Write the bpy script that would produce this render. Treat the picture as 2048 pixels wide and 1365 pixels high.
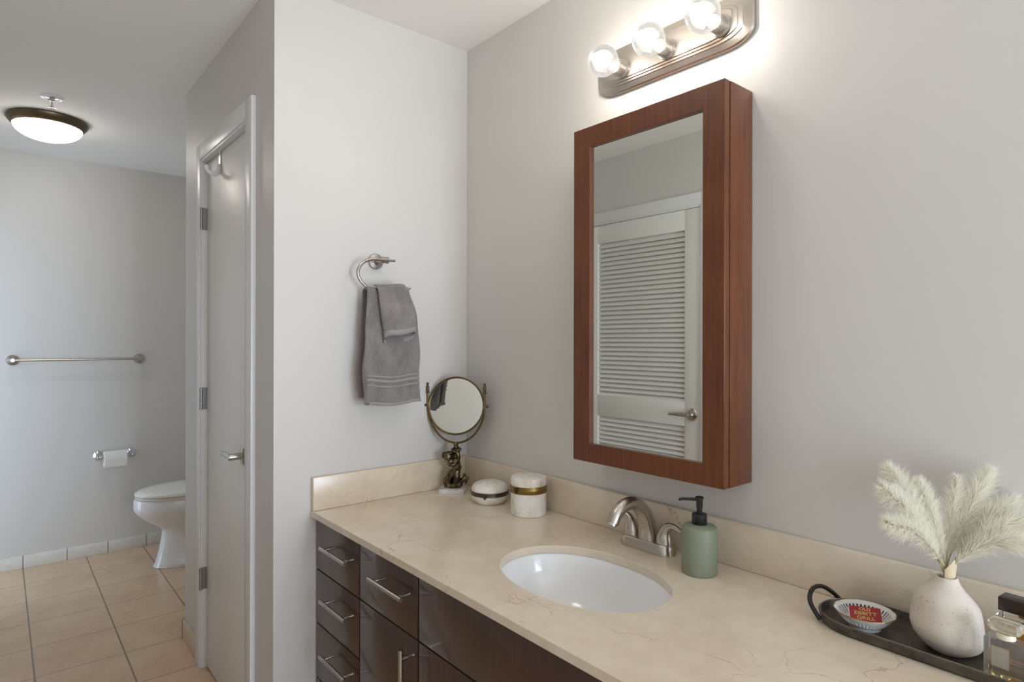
import bpy, bmesh, math, random
import numpy as np
from mathutils import Vector, Matrix

for o in list(bpy.data.objects):
    bpy.data.objects.remove(o)
S = bpy.context.scene
COL = S.collection
PI = math.pi

# ------------------------------------------------------------------ camera, world, light, exposure
cam_data = bpy.data.cameras.new('camera')
cam_data.sensor_width = 36.0
cam_data.lens = 21.548
cam_data.clip_start = 0.02
cam = bpy.data.objects.new('camera', cam_data)
COL.objects.link(cam)
CAM = Vector((1.9014, -1.3668, 1.3351))
FW = Vector((-0.766612, 0.642110, 0.000581))
RT = Vector((0.642110, 0.766610, 0.002036))
UP = RT.cross(FW)
cam.matrix_world = Matrix(((RT.x, UP.x, -FW.x, CAM.x), (RT.y, UP.y, -FW.y, CAM.y), (RT.z, UP.z, -FW.z, CAM.z), (0, 0, 0, 1)))
S.camera = cam

world = bpy.data.worlds.new('daylight')
S.world = world
world.use_nodes = True
wb = world.node_tree.nodes['Background']
wb.inputs['Color'].default_value = (0.80, 0.89, 1.0, 1)
wb.inputs['Strength'].default_value = 0.9

def area_light(name, loc, direction, sx, sy, power, color):
    l = bpy.data.lights.new(name, 'AREA')
    l.shape = 'RECTANGLE'
    l.size, l.size_y = sx, sy
    l.energy = power
    l.color = color
    o = bpy.data.objects.new(name, l)
    COL.objects.link(o)
    o.location = loc
    o.rotation_euler = Vector(direction).to_track_quat('-Z', 'Y').to_euler()
    return o
# daylight entering by the open doorway at the east end and the one in the south wall
area_light('daylight_east', (4.36, -0.55, 1.00), (-1, 0.0, 0), 0.90, 1.7, 64, (0.74, 0.85, 1.0))
area_light('daylight_south', (-2.38, -1.80, 1.05), (0, 1, 0), 0.42, 1.9, 4.6, (0.56, 0.75, 1.0))

BULB_POWER = 0.85
CEIL_EMIT = 10.0
S.view_settings.view_transform = 'Standard'
S.view_settings.look = 'None'
S.view_settings.gamma = 1.0
S.view_settings.use_curve_mapping = False
S.view_settings.exposure = 0.19
S.cycles.max_bounces = 12
S.cycles.diffuse_bounces = 6
S.cycles.glossy_bounces = 6
S.cycles.transmission_bounces = 10
S.cycles.transparent_max_bounces = 16
S.cycles.sample_clamp_indirect = 6.0
S.cycles.use_denoising = True

# ------------------------------------------------------------------ helpers
def lin(c):
    return tuple(((v / 255.0) / 12.92 if v / 255.0 <= 0.04045 else ((v / 255.0 + 0.055) / 1.055) ** 2.4) for v in c) + (1.0,)

class Mat:
    """A material with a Principled node and short ways to wire textures to it."""
    def __init__(s, name, col, rough=0.5, metal=0.0, **kw):
        s.m = bpy.data.materials.new(name)
        s.m.use_nodes = True
        s.t = s.m.node_tree
        s.b = s.t.nodes['Principled BSDF']
        s.b.inputs['Base Color'].default_value = col if len(col) == 4 else lin(col)
        s.b.inputs['Roughness'].default_value = rough
        s.b.inputs['Metallic'].default_value = metal
        for k, v in kw.items():
            s.b.inputs[k.replace('_', ' ')].default_value = v
        s._c = None
    def n(s, typ, **kw):
        nd = s.t.nodes.new(typ)
        for k, v in kw.items():
            if k in nd.inputs: nd.inputs[k].default_value = v
            else: setattr(nd, k, v)
        return nd
    def l(s, a, b): s.t.links.new(a, b)
    def coord(s, scale=(1, 1, 1), rot=(0, 0, 0)):
        tc = s.n('ShaderNodeTexCoord')
        mp = s.n('ShaderNodeMapping')
        mp.inputs['Scale'].default_value = scale
        mp.inputs['Rotation'].default_value = rot
        s.l(tc.outputs['Object'], mp.inputs['Vector'])
        return mp.outputs['Vector']
    def noise(s, vec, scale, detail=4, rough=0.5, dist=0.0):
        nd = s.n('ShaderNodeTexNoise')
        nd.inputs['Scale'].default_value = scale
        nd.inputs['Detail'].default_value = detail
        nd.inputs['Roughness'].default_value = rough
        nd.inputs['Distortion'].default_value = dist
        s.l(vec, nd.inputs['Vector'])
        return nd.outputs['Fac']
    def ramp(s, fac, stops):
        r = s.n('ShaderNodeValToRGB')
        e = r.color_ramp.elements
        while len(e) < len(stops): e.new(0.5)
        for i, (p, c) in enumerate(stops):
            e[i].position = p
            e[i].color = c if len(c) == 4 else lin(c)
        s.l(fac, r.inputs['Fac'])
        return r.outputs['Color']
    def math(s, op, a, b=None):
        nd = s.n('ShaderNodeMath', operation=op)
        for i, v in enumerate((a, b)):
            if v is None: continue
            if isinstance(v, (int, float)): nd.inputs[i].default_value = v
            else: s.l(v, nd.inputs[i])
        return nd.outputs[0]
    def mix(s, fac, a, b):
        nd = s.n('ShaderNodeMix', data_type='RGBA')
        for i, v in ((0, fac), (6, a), (7, b)):
            if isinstance(v, (int, float)): nd.inputs[i].default_value = v
            elif isinstance(v, tuple): nd.inputs[i].default_value = v if len(v) == 4 else lin(v)
            else: s.l(v, nd.inputs[i])
        return nd.outputs[2]
    def color(s, c): s.l(c, s.b.inputs['Base Color']); return s
    def bump(s, h, strength=0.2, dist=0.001):
        nd = s.n('ShaderNodeBump')
        nd.inputs['Strength'].default_value = strength
        nd.inputs['Distance'].default_value = dist
        s.l(h, nd.inputs['Height'])
        s.l(nd.outputs['Normal'], s.b.inputs['Normal'])
        return s

def bm_new(): return bmesh.new()

def box(bm, x0, x1, y0, y1, z0, z1):
    v = [bm.verts.new(p) for p in ((x0,y0,z0),(x1,y0,z0),(x1,y1,z0),(x0,y1,z0),(x0,y0,z1),(x1,y0,z1),(x1,y1,z1),(x0,y1,z1))]
    for f in ((3,2,1,0),(4,5,6,7),(0,1,5,4),(1,2,6,5),(2,3,7,6),(3,0,4,7)):
        bm.faces.new([v[i] for i in f])
    return v

def bevel_all(bm, w, seg=2):
    bmesh.ops.bevel(bm, geom=list(bm.edges), offset=w, segments=seg, affect='EDGES', profile=0.5)

def rbox(bm, x0, x1, y0, y1, z0, z1, w=0.002, seg=2):
    b = bmesh.new()
    box(b, x0, x1, y0, y1, z0, z1)
    bevel_all(b, w, seg)
    merge(bm, b)

def merge(bm, other, M=None):
    if M is not None: bmesh.ops.transform(other, matrix=M, verts=other.verts)
    vm = {v: bm.verts.new(v.co) for v in other.verts}
    for f in other.faces:
        try: bm.faces.new([vm[v] for v in f.verts])
        except ValueError: pass
    other.free()

def lathe(bm, prof, seg=40, M=None, sx=1.0, sy=1.0, close=False):
    """Revolve (r, z) pairs about Z; r = 0 gives a pole."""
    rings = []
    M = M or Matrix.Identity(4)
    for r, z in prof:
        if r <= 1e-7: rings.append([bm.verts.new(M @ Vector((0, 0, z)))])
        else: rings.append([bm.verts.new(M @ Vector((r*sx*math.cos(2*PI*i/seg), r*sy*math.sin(2*PI*i/seg), z))) for i in range(seg)])
    if close: rings.append(rings[0])
    for a, b in zip(rings, rings[1:]):
        for i in range(seg):
            j = (i+1) % seg
            if len(a) == 1 and len(b) == 1: continue
            if len(a) == 1: bm.faces.new((a[0], b[j], b[i]))
            elif len(b) == 1: bm.faces.new((a[i], a[j], b[0]))
            else: bm.faces.new((a[i], a[j], b[j], b[i]))
    return rings

def cyl(bm, p0, p1, r0, r1=None, seg=24):
    p0, p1 = Vector(p0), Vector(p1)
    r1 = r0 if r1 is None else r1
    d = p1-p0
    M = Matrix.Translation(p0) @ d.to_track_quat('Z', 'Y').to_matrix().to_4x4()
    lathe(bm, [(0, 0), (r0, 0), (r1, d.length), (0, d.length)], seg, M)

def axis(p0, d):
    """Matrix whose Z runs along d from p0."""
    return Matrix.Translation(Vector(p0)) @ Vector(d).to_track_quat('Z', 'Y').to_matrix().to_4x4()

def smooth_path(pts, n=8):
    """Catmull-Rom through the points."""
    P = [Vector(p) for p in pts]
    P = [P[0]*2-P[1]] + P + [P[-1]*2-P[-2]]
    out = []
    for i in range(1, len(P)-2):
        for k in range(n):
            t = k/n
            a, b, c, d = P[i-1], P[i], P[i+1], P[i+2]
            out.append(0.5*((2*b)+(c-a)*t+(2*a-5*b+4*c-d)*t*t+(3*b-a-3*c+d)*t**3))
    out.append(P[-2])
    return out

def tube(bm, pts, rad, seg=14, caps=True, flat=1.0, closed=False):
    pts = [Vector(p) for p in pts]
    n = len(pts)
    rr = rad if isinstance(rad, (list, tuple)) else [rad]*n
    if len(rr) != n:
        rr = [np.interp(i/(n-1), np.linspace(0, 1, len(rr)), rr) for i in range(n)]
    rings = []
    prev = None
    for i, p in enumerate(pts):
        if closed: t = pts[(i+1) % n]-pts[(i-1) % n]
        else: t = pts[min(i+1, n-1)]-pts[max(i-1, 0)]
        t.normalize()
        if prev is None:
            a = Vector((0, 0, 1)) if abs(t.z) < 0.9 else Vector((1, 0, 0))
            u = (a-t*a.dot(t)).normalized()
        else:
            u = (prev-t*prev.dot(t)).normalized()
        prev = u
        w = t.cross(u)
        rings.append([bm.verts.new(p+(u*math.cos(2*PI*k/seg)+w*(flat*math.sin(2*PI*k/seg)))*rr[i]) for k in range(seg)])
    m = n if closed else n-1
    for i in range(m):
        a, b = rings[i], rings[(i+1) % n]
        for k in range(seg):
            j = (k+1) % seg
            bm.faces.new((a[k], a[j], b[j], b[k]))
    if caps and not closed:
        bm.faces.new(list(reversed(rings[0])))
        bm.faces.new(rings[-1])

def prism(bm, outline, d0, d1, M=None):
    """Extrude a 2D outline (x, y) from z=d0 to z=d1, then move by M."""
    M = M or Matrix.Identity(4)
    a = [bm.verts.new(M @ Vector((x, y, d0))) for x, y in outline]
    b = [bm.verts.new(M @ Vector((x, y, d1))) for x, y in outline]
    n = len(a)
    bm.faces.new(list(reversed(a)))
    bm.faces.new(b)
    for i in range(n):
        bm.faces.new((a[i], a[(i+1) % n], b[(i+1) % n], b[i]))

def root_matrix(p):
    while p.parent is not None: p = p.parent
    return Matrix.Translation(p.location) @ p.rotation_euler.to_matrix().to_4x4()

def obj(name, bm, mat, parent=None, origin=None, angle=35, normals=True):
    """Link a bmesh (world coordinates) as ONE mesh object; child meshes take the frame of their thing."""
    if normals: bmesh.ops.recalc_face_normals(bm, faces=bm.faces)
    if parent is not None: bmesh.ops.transform(bm, matrix=root_matrix(parent).inverted(), verts=bm.verts)
    elif origin is not None: bmesh.ops.translate(bm, vec=-Vector(origin), verts=bm.verts)
    me = bpy.data.meshes.new(name)
    bm.to_mesh(me)
    bm.free()
    me.materials.append(mat.m if isinstance(mat, Mat) else mat)
    if angle is not None:
        me.shade_smooth()
        me.set_sharp_from_angle(angle=math.radians(angle))
    o = bpy.data.objects.new(name, me)
    COL.objects.link(o)
    if parent is not None: o.parent = parent
    elif origin is not None: o.location = origin
    return o

def tag(o, label, cat, group=None):
    o['label'] = label
    o['category'] = cat
    if group: o['group'] = group
    return o

def thing(name, label, cat, loc=(0, 0, 0), rotz=0.0, group=None):
    o = bpy.data.objects.new(name, None)
    o.empty_display_size = 0.05
    COL.objects.link(o)
    o.location = loc
    o.rotation_euler = (0, 0, rotz)
    return tag(o, label, cat, group)

def struct(name, bm, mat, parent=None, angle=30):
    o = obj(name, bm, mat, parent, angle=angle)
    if parent is None: o['kind'] = 'structure'
    return o

def holed(bm, fixed, lo, hi, u0, u1, z0, z1, holes):
    """A wall slab: fixed axis 'x' or 'y' from lo to hi, spanning u0..u1 and z0..z1, with rectangular holes (u0, u1, z0, z1)."""
    def b(a0, a1, c0, c1):
        if a1-a0 < 1e-6 or c1-c0 < 1e-6: return
        if fixed == 'y': box(bm, a0, a1, lo, hi, c0, c1)
        else: box(bm, lo, hi, a0, a1, c0, c1)
    cur = u0
    for h0, h1, k0, k1 in sorted(holes):
        b(cur, h0, z0, z1)
        b(h0, h1, z0, k0)
        b(h0, h1, k1, z1)
        cur = h1
    b(cur, u1, z0, z1)

# ------------------------------------------------------------------ materials
def paint(name, col, rough=0.55, bump=0.06, scale=180):
    m = Mat(name, col, rough)
    m.bump(m.noise(m.coord(), scale, 3, 0.6), bump, 0.0008)
    return m
M_wall = paint('grey_wall_paint', (213, 210, 205), 0.42, 0.10)
M_ceil = paint('white_ceiling_paint', (243, 241, 237), 0.8)
M_trim = paint('white_trim_paint', (228, 228, 228), 0.3, 0.02, 60)
M_door = paint('white_door_paint', (236, 234, 229), 0.36, 0.03, 40)

def tile_mat():
    m = Mat('tan_floor_tile', (200, 170, 140), 0.38)
    tc = m.n('ShaderNodeTexCoord')
    sep = m.n('ShaderNodeSeparateXYZ')
    m.l(tc.outputs['Object'], sep.inputs[0])
    def line(ax, off, pitch, w):
        a = m.math('ADD', sep.outputs[ax], off)
        a = m.math('DIVIDE', a, pitch)
        a = m.math('FRACT', a)
        a = m.math('SUBTRACT', a, 0.5)
        a = m.math('ABSOLUTE', a)
        return m.math('GREATER_THAN', a, 0.5-w/pitch)
    gx = line('X', 2.35+6.1, 0.3035, 0.0018)
    gy = line('Y', 0.645+6.1, 0.305, 0.0032)
    g = m.math('MAXIMUM', gx, gy)
    v = m.coord()
    base = m.ramp(m.noise(v, 5, 6, 0.6), [(0.3, (208, 177, 143)), (0.7, (224, 196, 164))])
    speck = m.ramp(m.noise(v, 120, 2, 0.6), [(0.35, (0.86, 0.86, 0.86, 1)), (0.6, (1, 1, 1, 1))])
    mul = m.n('ShaderNodeMix', data_type='RGBA', blend_type='MULTIPLY')
    mul.inputs[0].default_value = 1
    m.l(base, mul.inputs[6]); m.l(speck, mul.inputs[7])
    m.color(m.mix(g, mul.outputs[2], (138, 120, 102)))
    m.bump(m.math('SUBTRACT', 1.0, g), 0.5, 0.001)
    return m
M_tile = tile_mat()
M_tile.b.inputs['Roughness'].default_value = 0.24

def plain_tile(name, c0, c1, ax, off, pitch):
    m = Mat(name, c0, 0.35)
    tc = m.n('ShaderNodeTexCoord')
    sep = m.n('ShaderNodeSeparateXYZ')
    m.l(tc.outputs['Object'], sep.inputs[0])
    a = m.math('FRACT', m.math('DIVIDE', m.math('ADD', sep.outputs[ax], off), pitch))
    a = m.math('ABSOLUTE', m.math('SUBTRACT', a, 0.5))
    g = m.math('GREATER_THAN', a, 0.5-0.0022/pitch)
    base = m.ramp(m.noise(m.coord(), 14, 6, 0.65), [(0.3, c0), (0.7, c1)])
    m.color(m.mix(g, base, (120, 118, 116)))
    m.bump(m.math('SUBTRACT', 1.0, g), 0.6, 0.0015)
    return m
M_base_w = plain_tile('daylit_baseboard_tile', (214, 210, 202), (228, 224, 216), 'Y', 0.628+6.27, 0.209)  # tan tile again, made lighter and greyer to carry the bluish daylight
M_base_h = plain_tile('tan_baseboard_tile', (205, 184, 160), (214, 194, 172), 'X', 6.0, 0.3)

def marble():
    m = Mat('cream_marble', (220, 206, 182), 0.2)
    v = m.coord()
    base = m.ramp(m.noise(v, 3.2, 8, 0.62, 0.6), [(0.25, (213, 196, 172)), (0.5, (227, 213, 192)), (0.75, (236, 226, 210))])
    cloud = m.ramp(m.noise(v, 22, 6, 0.7), [(0.3, (0.90, 0.89, 0.87, 1)), (0.65, (1, 1, 1, 1))])
    mul = m.n('ShaderNodeMix', data_type='RGBA', blend_type='MULTIPLY')
    mul.inputs[0].default_value = 0.8
    m.l(base, mul.inputs[6]); m.l(cloud, mul.inputs[7])
    vor = m.n('ShaderNodeTexVoronoi', feature='DISTANCE_TO_EDGE')
    vor.inputs['Scale'].default_value = 3.4
    wob = m.n('ShaderNodeTexNoise')
    wob.inputs['Scale'].default_value = 9
    wob.inputs['Detail'].default_value = 6
    m.l(v, wob.inputs['Vector'])
    add = m.n('ShaderNodeVectorMath', operation='MULTIPLY_ADD')
    m.l(wob.outputs['Color'], add.inputs[0])
    add.inputs[1].default_value = (0.16, 0.16, 0.16)
    m.l(v, add.inputs[2])
    m.l(add.outputs[0], vor.inputs['Vector'])
    vein = m.math('LESS_THAN', vor.outputs['Distance'], 0.0042)
    gate = m.ramp(m.noise(v, 5.5, 3, 0.5), [(0.50, (0, 0, 0, 1)), (0.62, (1, 1, 1, 1))])
    f = m.math('MULTIPLY', m.math('MULTIPLY', vein, gate), 0.45)
    m.color(m.mix(f, mul.outputs[2], (150, 122, 92)))
    return m
M_marble = marble()

def wood(name, dark, light, rough, coat=0.5):
    m = Mat(name, dark, rough, Coat_Weight=coat, Coat_Roughness=0.10)
    v = m.coord((30, 30, 1.6))
    n1 = m.noise(v, 3.0, 6, 0.65, 0.4)
    n2 = m.noise(m.coord(), 5.0, 3, 0.5)
    f = m.math('ADD', m.math('MULTIPLY', n1, 0.65), m.math('MULTIPLY', n2, 0.35))
    m.color(m.ramp(f, [(0.32, dark), (0.68, light)]))
    m.bump(n1, 0.05, 0.0006)
    return m
M_wood = wood('espresso_wood', (44, 24, 14), (76, 43, 26), 0.40, 0.6)
M_frame = wood('cherry_brown_wood', (80, 38, 16), (120, 66, 30), 0.36, 0.15)
M_gap_shade = Mat('cabinet_gap_shade', (22, 16, 14), 0.7)  # near-black colour puts in the shade between cabinet fronts

def brushed(name, col, rough=0.3, stretch=(4, 4, 120)):
    m = Mat(name, col, rough, 1.0)
    n = m.noise(m.coord(stretch), 20, 2, 0.5)
    r = m.math('ADD', m.math('MULTIPLY', n, 0.03), rough-0.02)
    m.l(r, m.b.inputs['Roughness'])
    return m
M_nickel = brushed('brushed_nickel', (188, 182, 174), 0.28)
M_nickel_plate = brushed('brushed_nickel_plate', (192, 184, 174), 0.30, (120, 4, 4))
M_faucet = Mat('satin_nickel', (196, 188, 178), 0.27, 1.0)
M_chrome = Mat('polished_chrome', (208, 208, 210), 0.09, 1.0)
M_mirror = Mat('mirror_silver', (246, 249, 244), 0.0, 1.0)
M_bronze_rim = brushed('dark_bronze', (112, 98, 78), 0.38)
M_porcelain = Mat('white_porcelain', (236, 236, 236), 0.12, Coat_Weight=0.5, Coat_Roughness=0.04)
M_seat = Mat('white_seat_plastic', (232, 231, 222), 0.18)
M_paper = paint('toilet_paper', (236, 234, 230), 0.95, 0.3, 300)

def glass_clear(name, tint=(1, 1, 1, 1), haze=0.0, ior=1.45):
    """Thin clear glass: light passes straight through, the Fresnel part mirrors."""
    m = bpy.data.materials.new(name)
    m.use_nodes = True
    t = m.node_tree
    t.nodes.remove(t.nodes['Principled BSDF'])
    out = t.nodes['Material Output']
    tr = t.nodes.new('ShaderNodeBsdfTransparent')
    tr.inputs['Color'].default_value = tint
    gl = t.nodes.new('ShaderNodeBsdfGlossy')
    gl.inputs['Roughness'].default_value = 0.02
    fr = t.nodes.new('ShaderNodeFresnel')
    fr.inputs['IOR'].default_value = ior
    mx = t.nodes.new('ShaderNodeMixShader')
    t.links.new(fr.outputs[0], mx.inputs[0])
    t.links.new(tr.outputs[0], mx.inputs[1])
    t.links.new(gl.outputs[0], mx.inputs[2])
    last = mx.outputs[0]
    if haze:
        df = t.nodes.new('ShaderNodeBsdfTranslucent')
        df.inputs['Color'].default_value = (0.95, 0.95, 0.95, 1)
        m2 = t.nodes.new('ShaderNodeMixShader')
        m2.inputs[0].default_value = haze
        t.links.new(last, m2.inputs[1])
        t.links.new(df.outputs[0], m2.inputs[2])
        last = m2.outputs[0]
    t.links.new(last, out.inputs['Surface'])
    return m
M_bulb_glass = glass_clear('clear_bulb_glass', (0.97, 0.97, 0.97, 1), 0.035)

def emitter(name, col, strength):
    m = Mat(name, (255, 255, 255), 0.5)
    m.b.inputs['Emission Color'].default_value = col
    m.b.inputs['Emission Strength'].default_value = strength
    return m
M_filament = emitter('lit_filament', (1.0, 0.95, 0.88, 1), 60)

# ------------------------------------------------------------------ the setting
ZC = 2.44
YS = -1.67
bm = bm_new(); box(bm, -2.80, 4.30, -1.78, 0.10, -0.06, 0.0)
struct('floor', bm, M_tile)
bm = bm_new(); box(bm, -2.80, 4.30, -1.78, 0.10, ZC, ZC+0.06)
struct('ceiling', bm, M_ceil)
bm = bm_new(); box(bm, -2.79, 4.30, 0.0, 0.10, 0.0, ZC)
struct('wall_north', bm, M_wall)
bm = bm_new(); box(bm, -2.79, -2.689, YS, 0.0, 0.0, ZC)
struct('wall_west', bm, M_wall)
D2 = (-0.735, 0.090)                                    # louvered door opening
bm = bm_new(); holed(bm, 'y', -1.77, YS, -2.79, 4.30, 0, ZC, [(-2.60, -2.16, 0, 2.05), (D2[0], D2[1], 0, 2.052)])
struct('wall_south', bm, M_wall)
bm = bm_new(); box(bm, -1.0, 0.4, -1.80, -1.7705, 0.0, ZC)
struct('wall_south_light_stop', bm, M_wall)  # unseen slab added behind the louvers to keep outside light out
bm = bm_new(); holed(bm, 'x', 4.2, 4.30, YS, 0.0, 0, ZC, [(-1.02, -0.08, 0, 2.15)])
struct('wall_east', bm, M_wall)
bm = bm_new(); box(bm, -0.10, 0.0, -0.723, 0.0, 0, ZC)
struct('wall_closet_east', bm, M_wall)
D1 = (-0.830, -0.232)                                   # closet door opening
bm = bm_new(); holed(bm, 'y', -0.723, -0.623, -1.148, -0.10, 0, ZC, [(D1[0], D1[1], 0, 2.072)])
struct('wall_closet_south', bm, M_wall)
bm = bm_new(); box(bm, -1.148, -1.05, -0.623, 0.0, 0, ZC)
struct('wall_closet_west', bm, M_wall)

# tile baseboards
bm = bm_new(); rbox(bm, -2.689, -2.679, YS+0.001, -0.001, 0.0, 0.075, 0.002)
struct('baseboard_west', bm, M_base_w)
bm = bm_new()
rbox(bm, -1.158, -0.898, -0.733, -0.7225, 0.0, 0.088, 0.002)
rbox(bm, -1.158, -1.1475, -0.733, -0.02, 0.0, 0.088, 0.002)
struct('baseboard_hall', bm, M_base_h)
bm = bm_new(); rbox(bm, -2.09, -0.81, YS, YS+0.010, 0.0, 0.088, 0.002); rbox(bm, 0.165, 4.199, YS, YS+0.010, 0.0, 0.088, 0.002)
struct('baseboard_south', bm, M_base_h)

def casing(name, x0, x1, top, yw, out, w=0.064, t=0.017, depth=0.05):
    """Flat door casing around an opening in a wall y=yw; out is the direction into the room, the jambs reach depth back."""
    bm = bm_new()
    def yb(a, b): return (min(a, b), max(a, b))
    f0, f1 = yb(yw, yw+out*t)
    for a, b in ((x0-w, x0), (x1, x1+w)):
        rbox(bm, a, b, f0, f1, 0, top+w, 0.0018)
    rbox(bm, x0, x1, f0, f1, top, top+w, 0.0018)
    j0, j1 = yb(yw-out*depth*1.8, yw+out*(t-0.004))
    rbox(bm, x0-0.001, x0+0.009, j0, j1, 0, top, 0.001)
    rbox(bm, x1-0.009, x1+0.001, j0, j1, 0, top, 0.001)
    rbox(bm, x0+0.009, x1-0.009, j0, j1, top-0.009, top+0.001, 0.001)
    return struct(name, bm, M_trim)
casing('trim_1', D1[0], D1[1], 2.072, -0.723, -1)
casing('trim_2', D2[0], D2[1], 2.052, YS, 1)
casing('trim_3', -2.60, -2.16, 2.05, YS, 1)
bm = bm_new()
for a, b in ((-1.085, -1.02), (-0.08, -0.015)):
    rbox(bm, 4.184, 4.2, a, b, 0, 2.215, 0.0018)
rbox(bm, 4.184, 4.2, -1.02, -0.08, 2.15, 2.215, 0.0018)
struct('trim_4', bm, M_trim)

def lever_handle(parent, x, y, z, out, dx, name='door_handle'):
    """Round rose and a lever that runs along X."""
    bm = bm_new()
    lathe(bm, [(0, 0), (0.033, 0), (0.034, 0.004), (0.028, 0.010), (0.014, 0.013), (0.0115, 0.016), (0.0115, 0.052), (0.010, 0.056), (0, 0.056)], 36, axis((x, y, z), (0, out, 0)))
    p = [(x, y+out*0.045, z), (x+dx*0.02, y+out*0.047, z), (x+dx*0.06, y+out*0.047, z), (x+dx*0.115, y+out*0.044, z-0.002)]
    tube(bm, smooth_path(p, 6), [0.0105, 0.0115, 0.0105, 0.0085], 14, True, 0.62)
    return obj(name, bm, M_nickel, parent)

# closet door
M_hinge = Mat('steel_hinge', (168, 168, 170), 0.26, 1.0)
bm = bm_new(); rbox(bm, D1[0]+0.011, D1[1]-0.011, -0.713, -0.678, 0.008, 2.0605, 0.0015)
door1 = struct('door_1', bm, M_door)
lever_handle(door1, -0.315, -0.713, 0.938, -1, -1)
for z in (1.832, 1.100, 0.367):
    bm = bm_new()
    xk = D1[0]+0.0155
    for k in range(5):
        cyl(bm, (xk, -0.7365, z-0.0445+k*0.0178+0.0004), (xk, -0.7365, z-0.0445+(k+1)*0.0178-0.0004), 0.0058, seg=16)
    box(bm, D1[0]+0.009, D1[0]+0.0105, -0.7365, -0.713, z-0.0445, z+0.0445)
    h = obj('hinge', bm, M_hinge, door1)
# louvered door, seen in the cabinet mirror
bm = bm_new()
yf, yb = YS+0.004, YS-0.031
LX = (-0.635, -0.016)
for a, b, c, d in ((D2[0]+0.010, LX[0], 0.008, 2.041), (LX[1], D2[1]-0.010, 0.008, 2.041)):
    rbox(bm, a, b, yb, yf, c, d, 0.0015)
for c, d in ((0.008, 0.24), (0.884, 1.012), (1.932, 2.041)):
    rbox(bm, LX[0], LX[1], yb, yf, c, d, 0.0015)
door2 = struct('door_2', bm, M_door)
for z0, z1 in ((1.012, 1.932), (0.24, 0.884)):
    bm = bm_new()
    n = round((z1-z0)/0.0272)
    p = (z1-z0)/n
    for k in range(n):
        zc = z0+(k+0.5)*p
        M = Matrix.Translation((0, (yf+yb)/2-0.001, zc)) @ Matrix.Rotation(math.radians(-52), 4, 'X')
        b = bmesh.new()
        box(b, LX[0], LX[1], -0.0195, 0.0195, -0.0032, 0.0032)
        merge(bm, b, M)
    obj('louver_panel', bm, M_door, door2)
lever_handle(door2, 0.030, yf, 0.950, 1, -1)

# ------------------------------------------------------------------ vanity cabinets
YF = -0.59          # door and drawer faces
ZT = 0.797          # top of the countertop
def bar_pull(parent, c, L, vertical=False, post=0.128):
    bm = bm_new()
    c = Vector(c)
    d = Vector((0, 0, 1)) if vertical else Vector((1, 0, 0))
    y = -0.036
    cyl(bm, c-d*(L/2)+Vector((0, y, 0)), c+d*(L/2)+Vector((0, y, 0)), 0.0058, seg=18)
    for s in (-1, 1):
        a = c+d*(s*post/2)
        cyl(bm, a, a+Vector((0, y*0.55, 0)), 0.0044, seg=14)
        cyl(bm, a+Vector((0, y*0.55, 0)), a+Vector((0, y, 0)), 0.0056, 0.0048, seg=14)
    return obj('handle', bm, M_nickel, parent)

def carcass(bm, x0, x1):
    box(bm, x0, x0+0.016, YF+0.022, -0.001, 0.09, 0.7765)
    box(bm, x1-0.016, x1, YF+0.022, -0.001, 0.09, 0.7765)
    box(bm, x0+0.016, x1-0.016, -0.012, -0.001, 0.09, 0.60)
    box(bm, x0+0.016, x1-0.016, YF+0.022, -0.012, 0.09, 0.106)
    box(bm, x0, x1, YF+0.070, YF+0.085, 0.0, 0.09)
    box(bm, x0+0.016, x1-0.016, YF+0.022, YF+0.036, 0.106, 0.7765)

G = 0.0018
t = thing('drawer_cabinet', 'dark espresso vanity cabinet with a stack of drawers against the side wall', 'cabinet', (0.157, -0.30, 0))
bm = bm_new(); carcass(bm, 0.004, 0.309)
obj('carcass', bm, M_gap_shade, t)
zs = [0.7745, 0.6115, 0.441, 0.268, 0.095]
for a, b in zip(zs, zs[1:]):
    bm = bm_new(); rbox(bm, 0.006, 0.309-G, YF, YF+0.02, b+G, a-G, 0.0012)
    d = obj('drawer', bm, M_wood, t)
    bar_pull(d, (0.207, YF, {0.7745: 0.712, 0.6115: 0.552, 0.441: 0.386, 0.268: 0.21}[a]), 0.172)
t = thing('door_cabinet', 'dark espresso vanity cabinet with one drawer over one door', 'cabinet', (0.467, -0.30, 0))
bm = bm_new(); carcass(bm, 0.312, 0.622)
obj('carcass', bm, M_gap_shade, t)
bm = bm_new(); rbox(bm, 0.312+G, 0.622-G, YF, YF+0.02, 0.6115+G, 0.7745, 0.0012)
d = obj('drawer', bm, M_wood, t); bar_pull(d, (0.519, YF, 0.713), 0.172)
bm = bm_new(); rbox(bm, 0.312+G, 0.622-G, YF, YF+0.02, 0.095, 0.6115-G, 0.0012)
d = obj('door', bm, M_wood, t); bar_pull(d, (0.603, YF, 0.507), 0.172, True)
t = thing('sink_cabinet', 'dark espresso vanity cabinet with wide plain panel below the sink', 'cabinet', (1.0, -0.30, 0))
bm = bm_new(); carcass(bm, 0.625, 1.235)
obj('carcass', bm, M_gap_shade, t)
bm = bm_new(); rbox(bm, 0.625+G, 1.235-G, YF, YF+0.02, 0.6115+G, 0.7745, 0.0012)
obj('front_panel', bm, M_wood, t)
for a, b, hx in ((0.625, 0.930, 0.90), (0.930, 1.235, 0.96)):
    bm = bm_new(); rbox(bm, a+G, b-G, YF, YF+0.02, 0.095, 0.6115-G, 0.0012)
    d = obj('door', bm, M_wood, t); bar_pull(d, (hx, YF, 0.45), 0.172, True)
t = thing('end_cabinet', 'dark espresso vanity cabinet below the tray end of the counter', 'cabinet', (1.65, -0.30, 0))
bm = bm_new(); carcass(bm, 1.238, 2.05)
obj('carcass', bm, M_wood, t)
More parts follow.
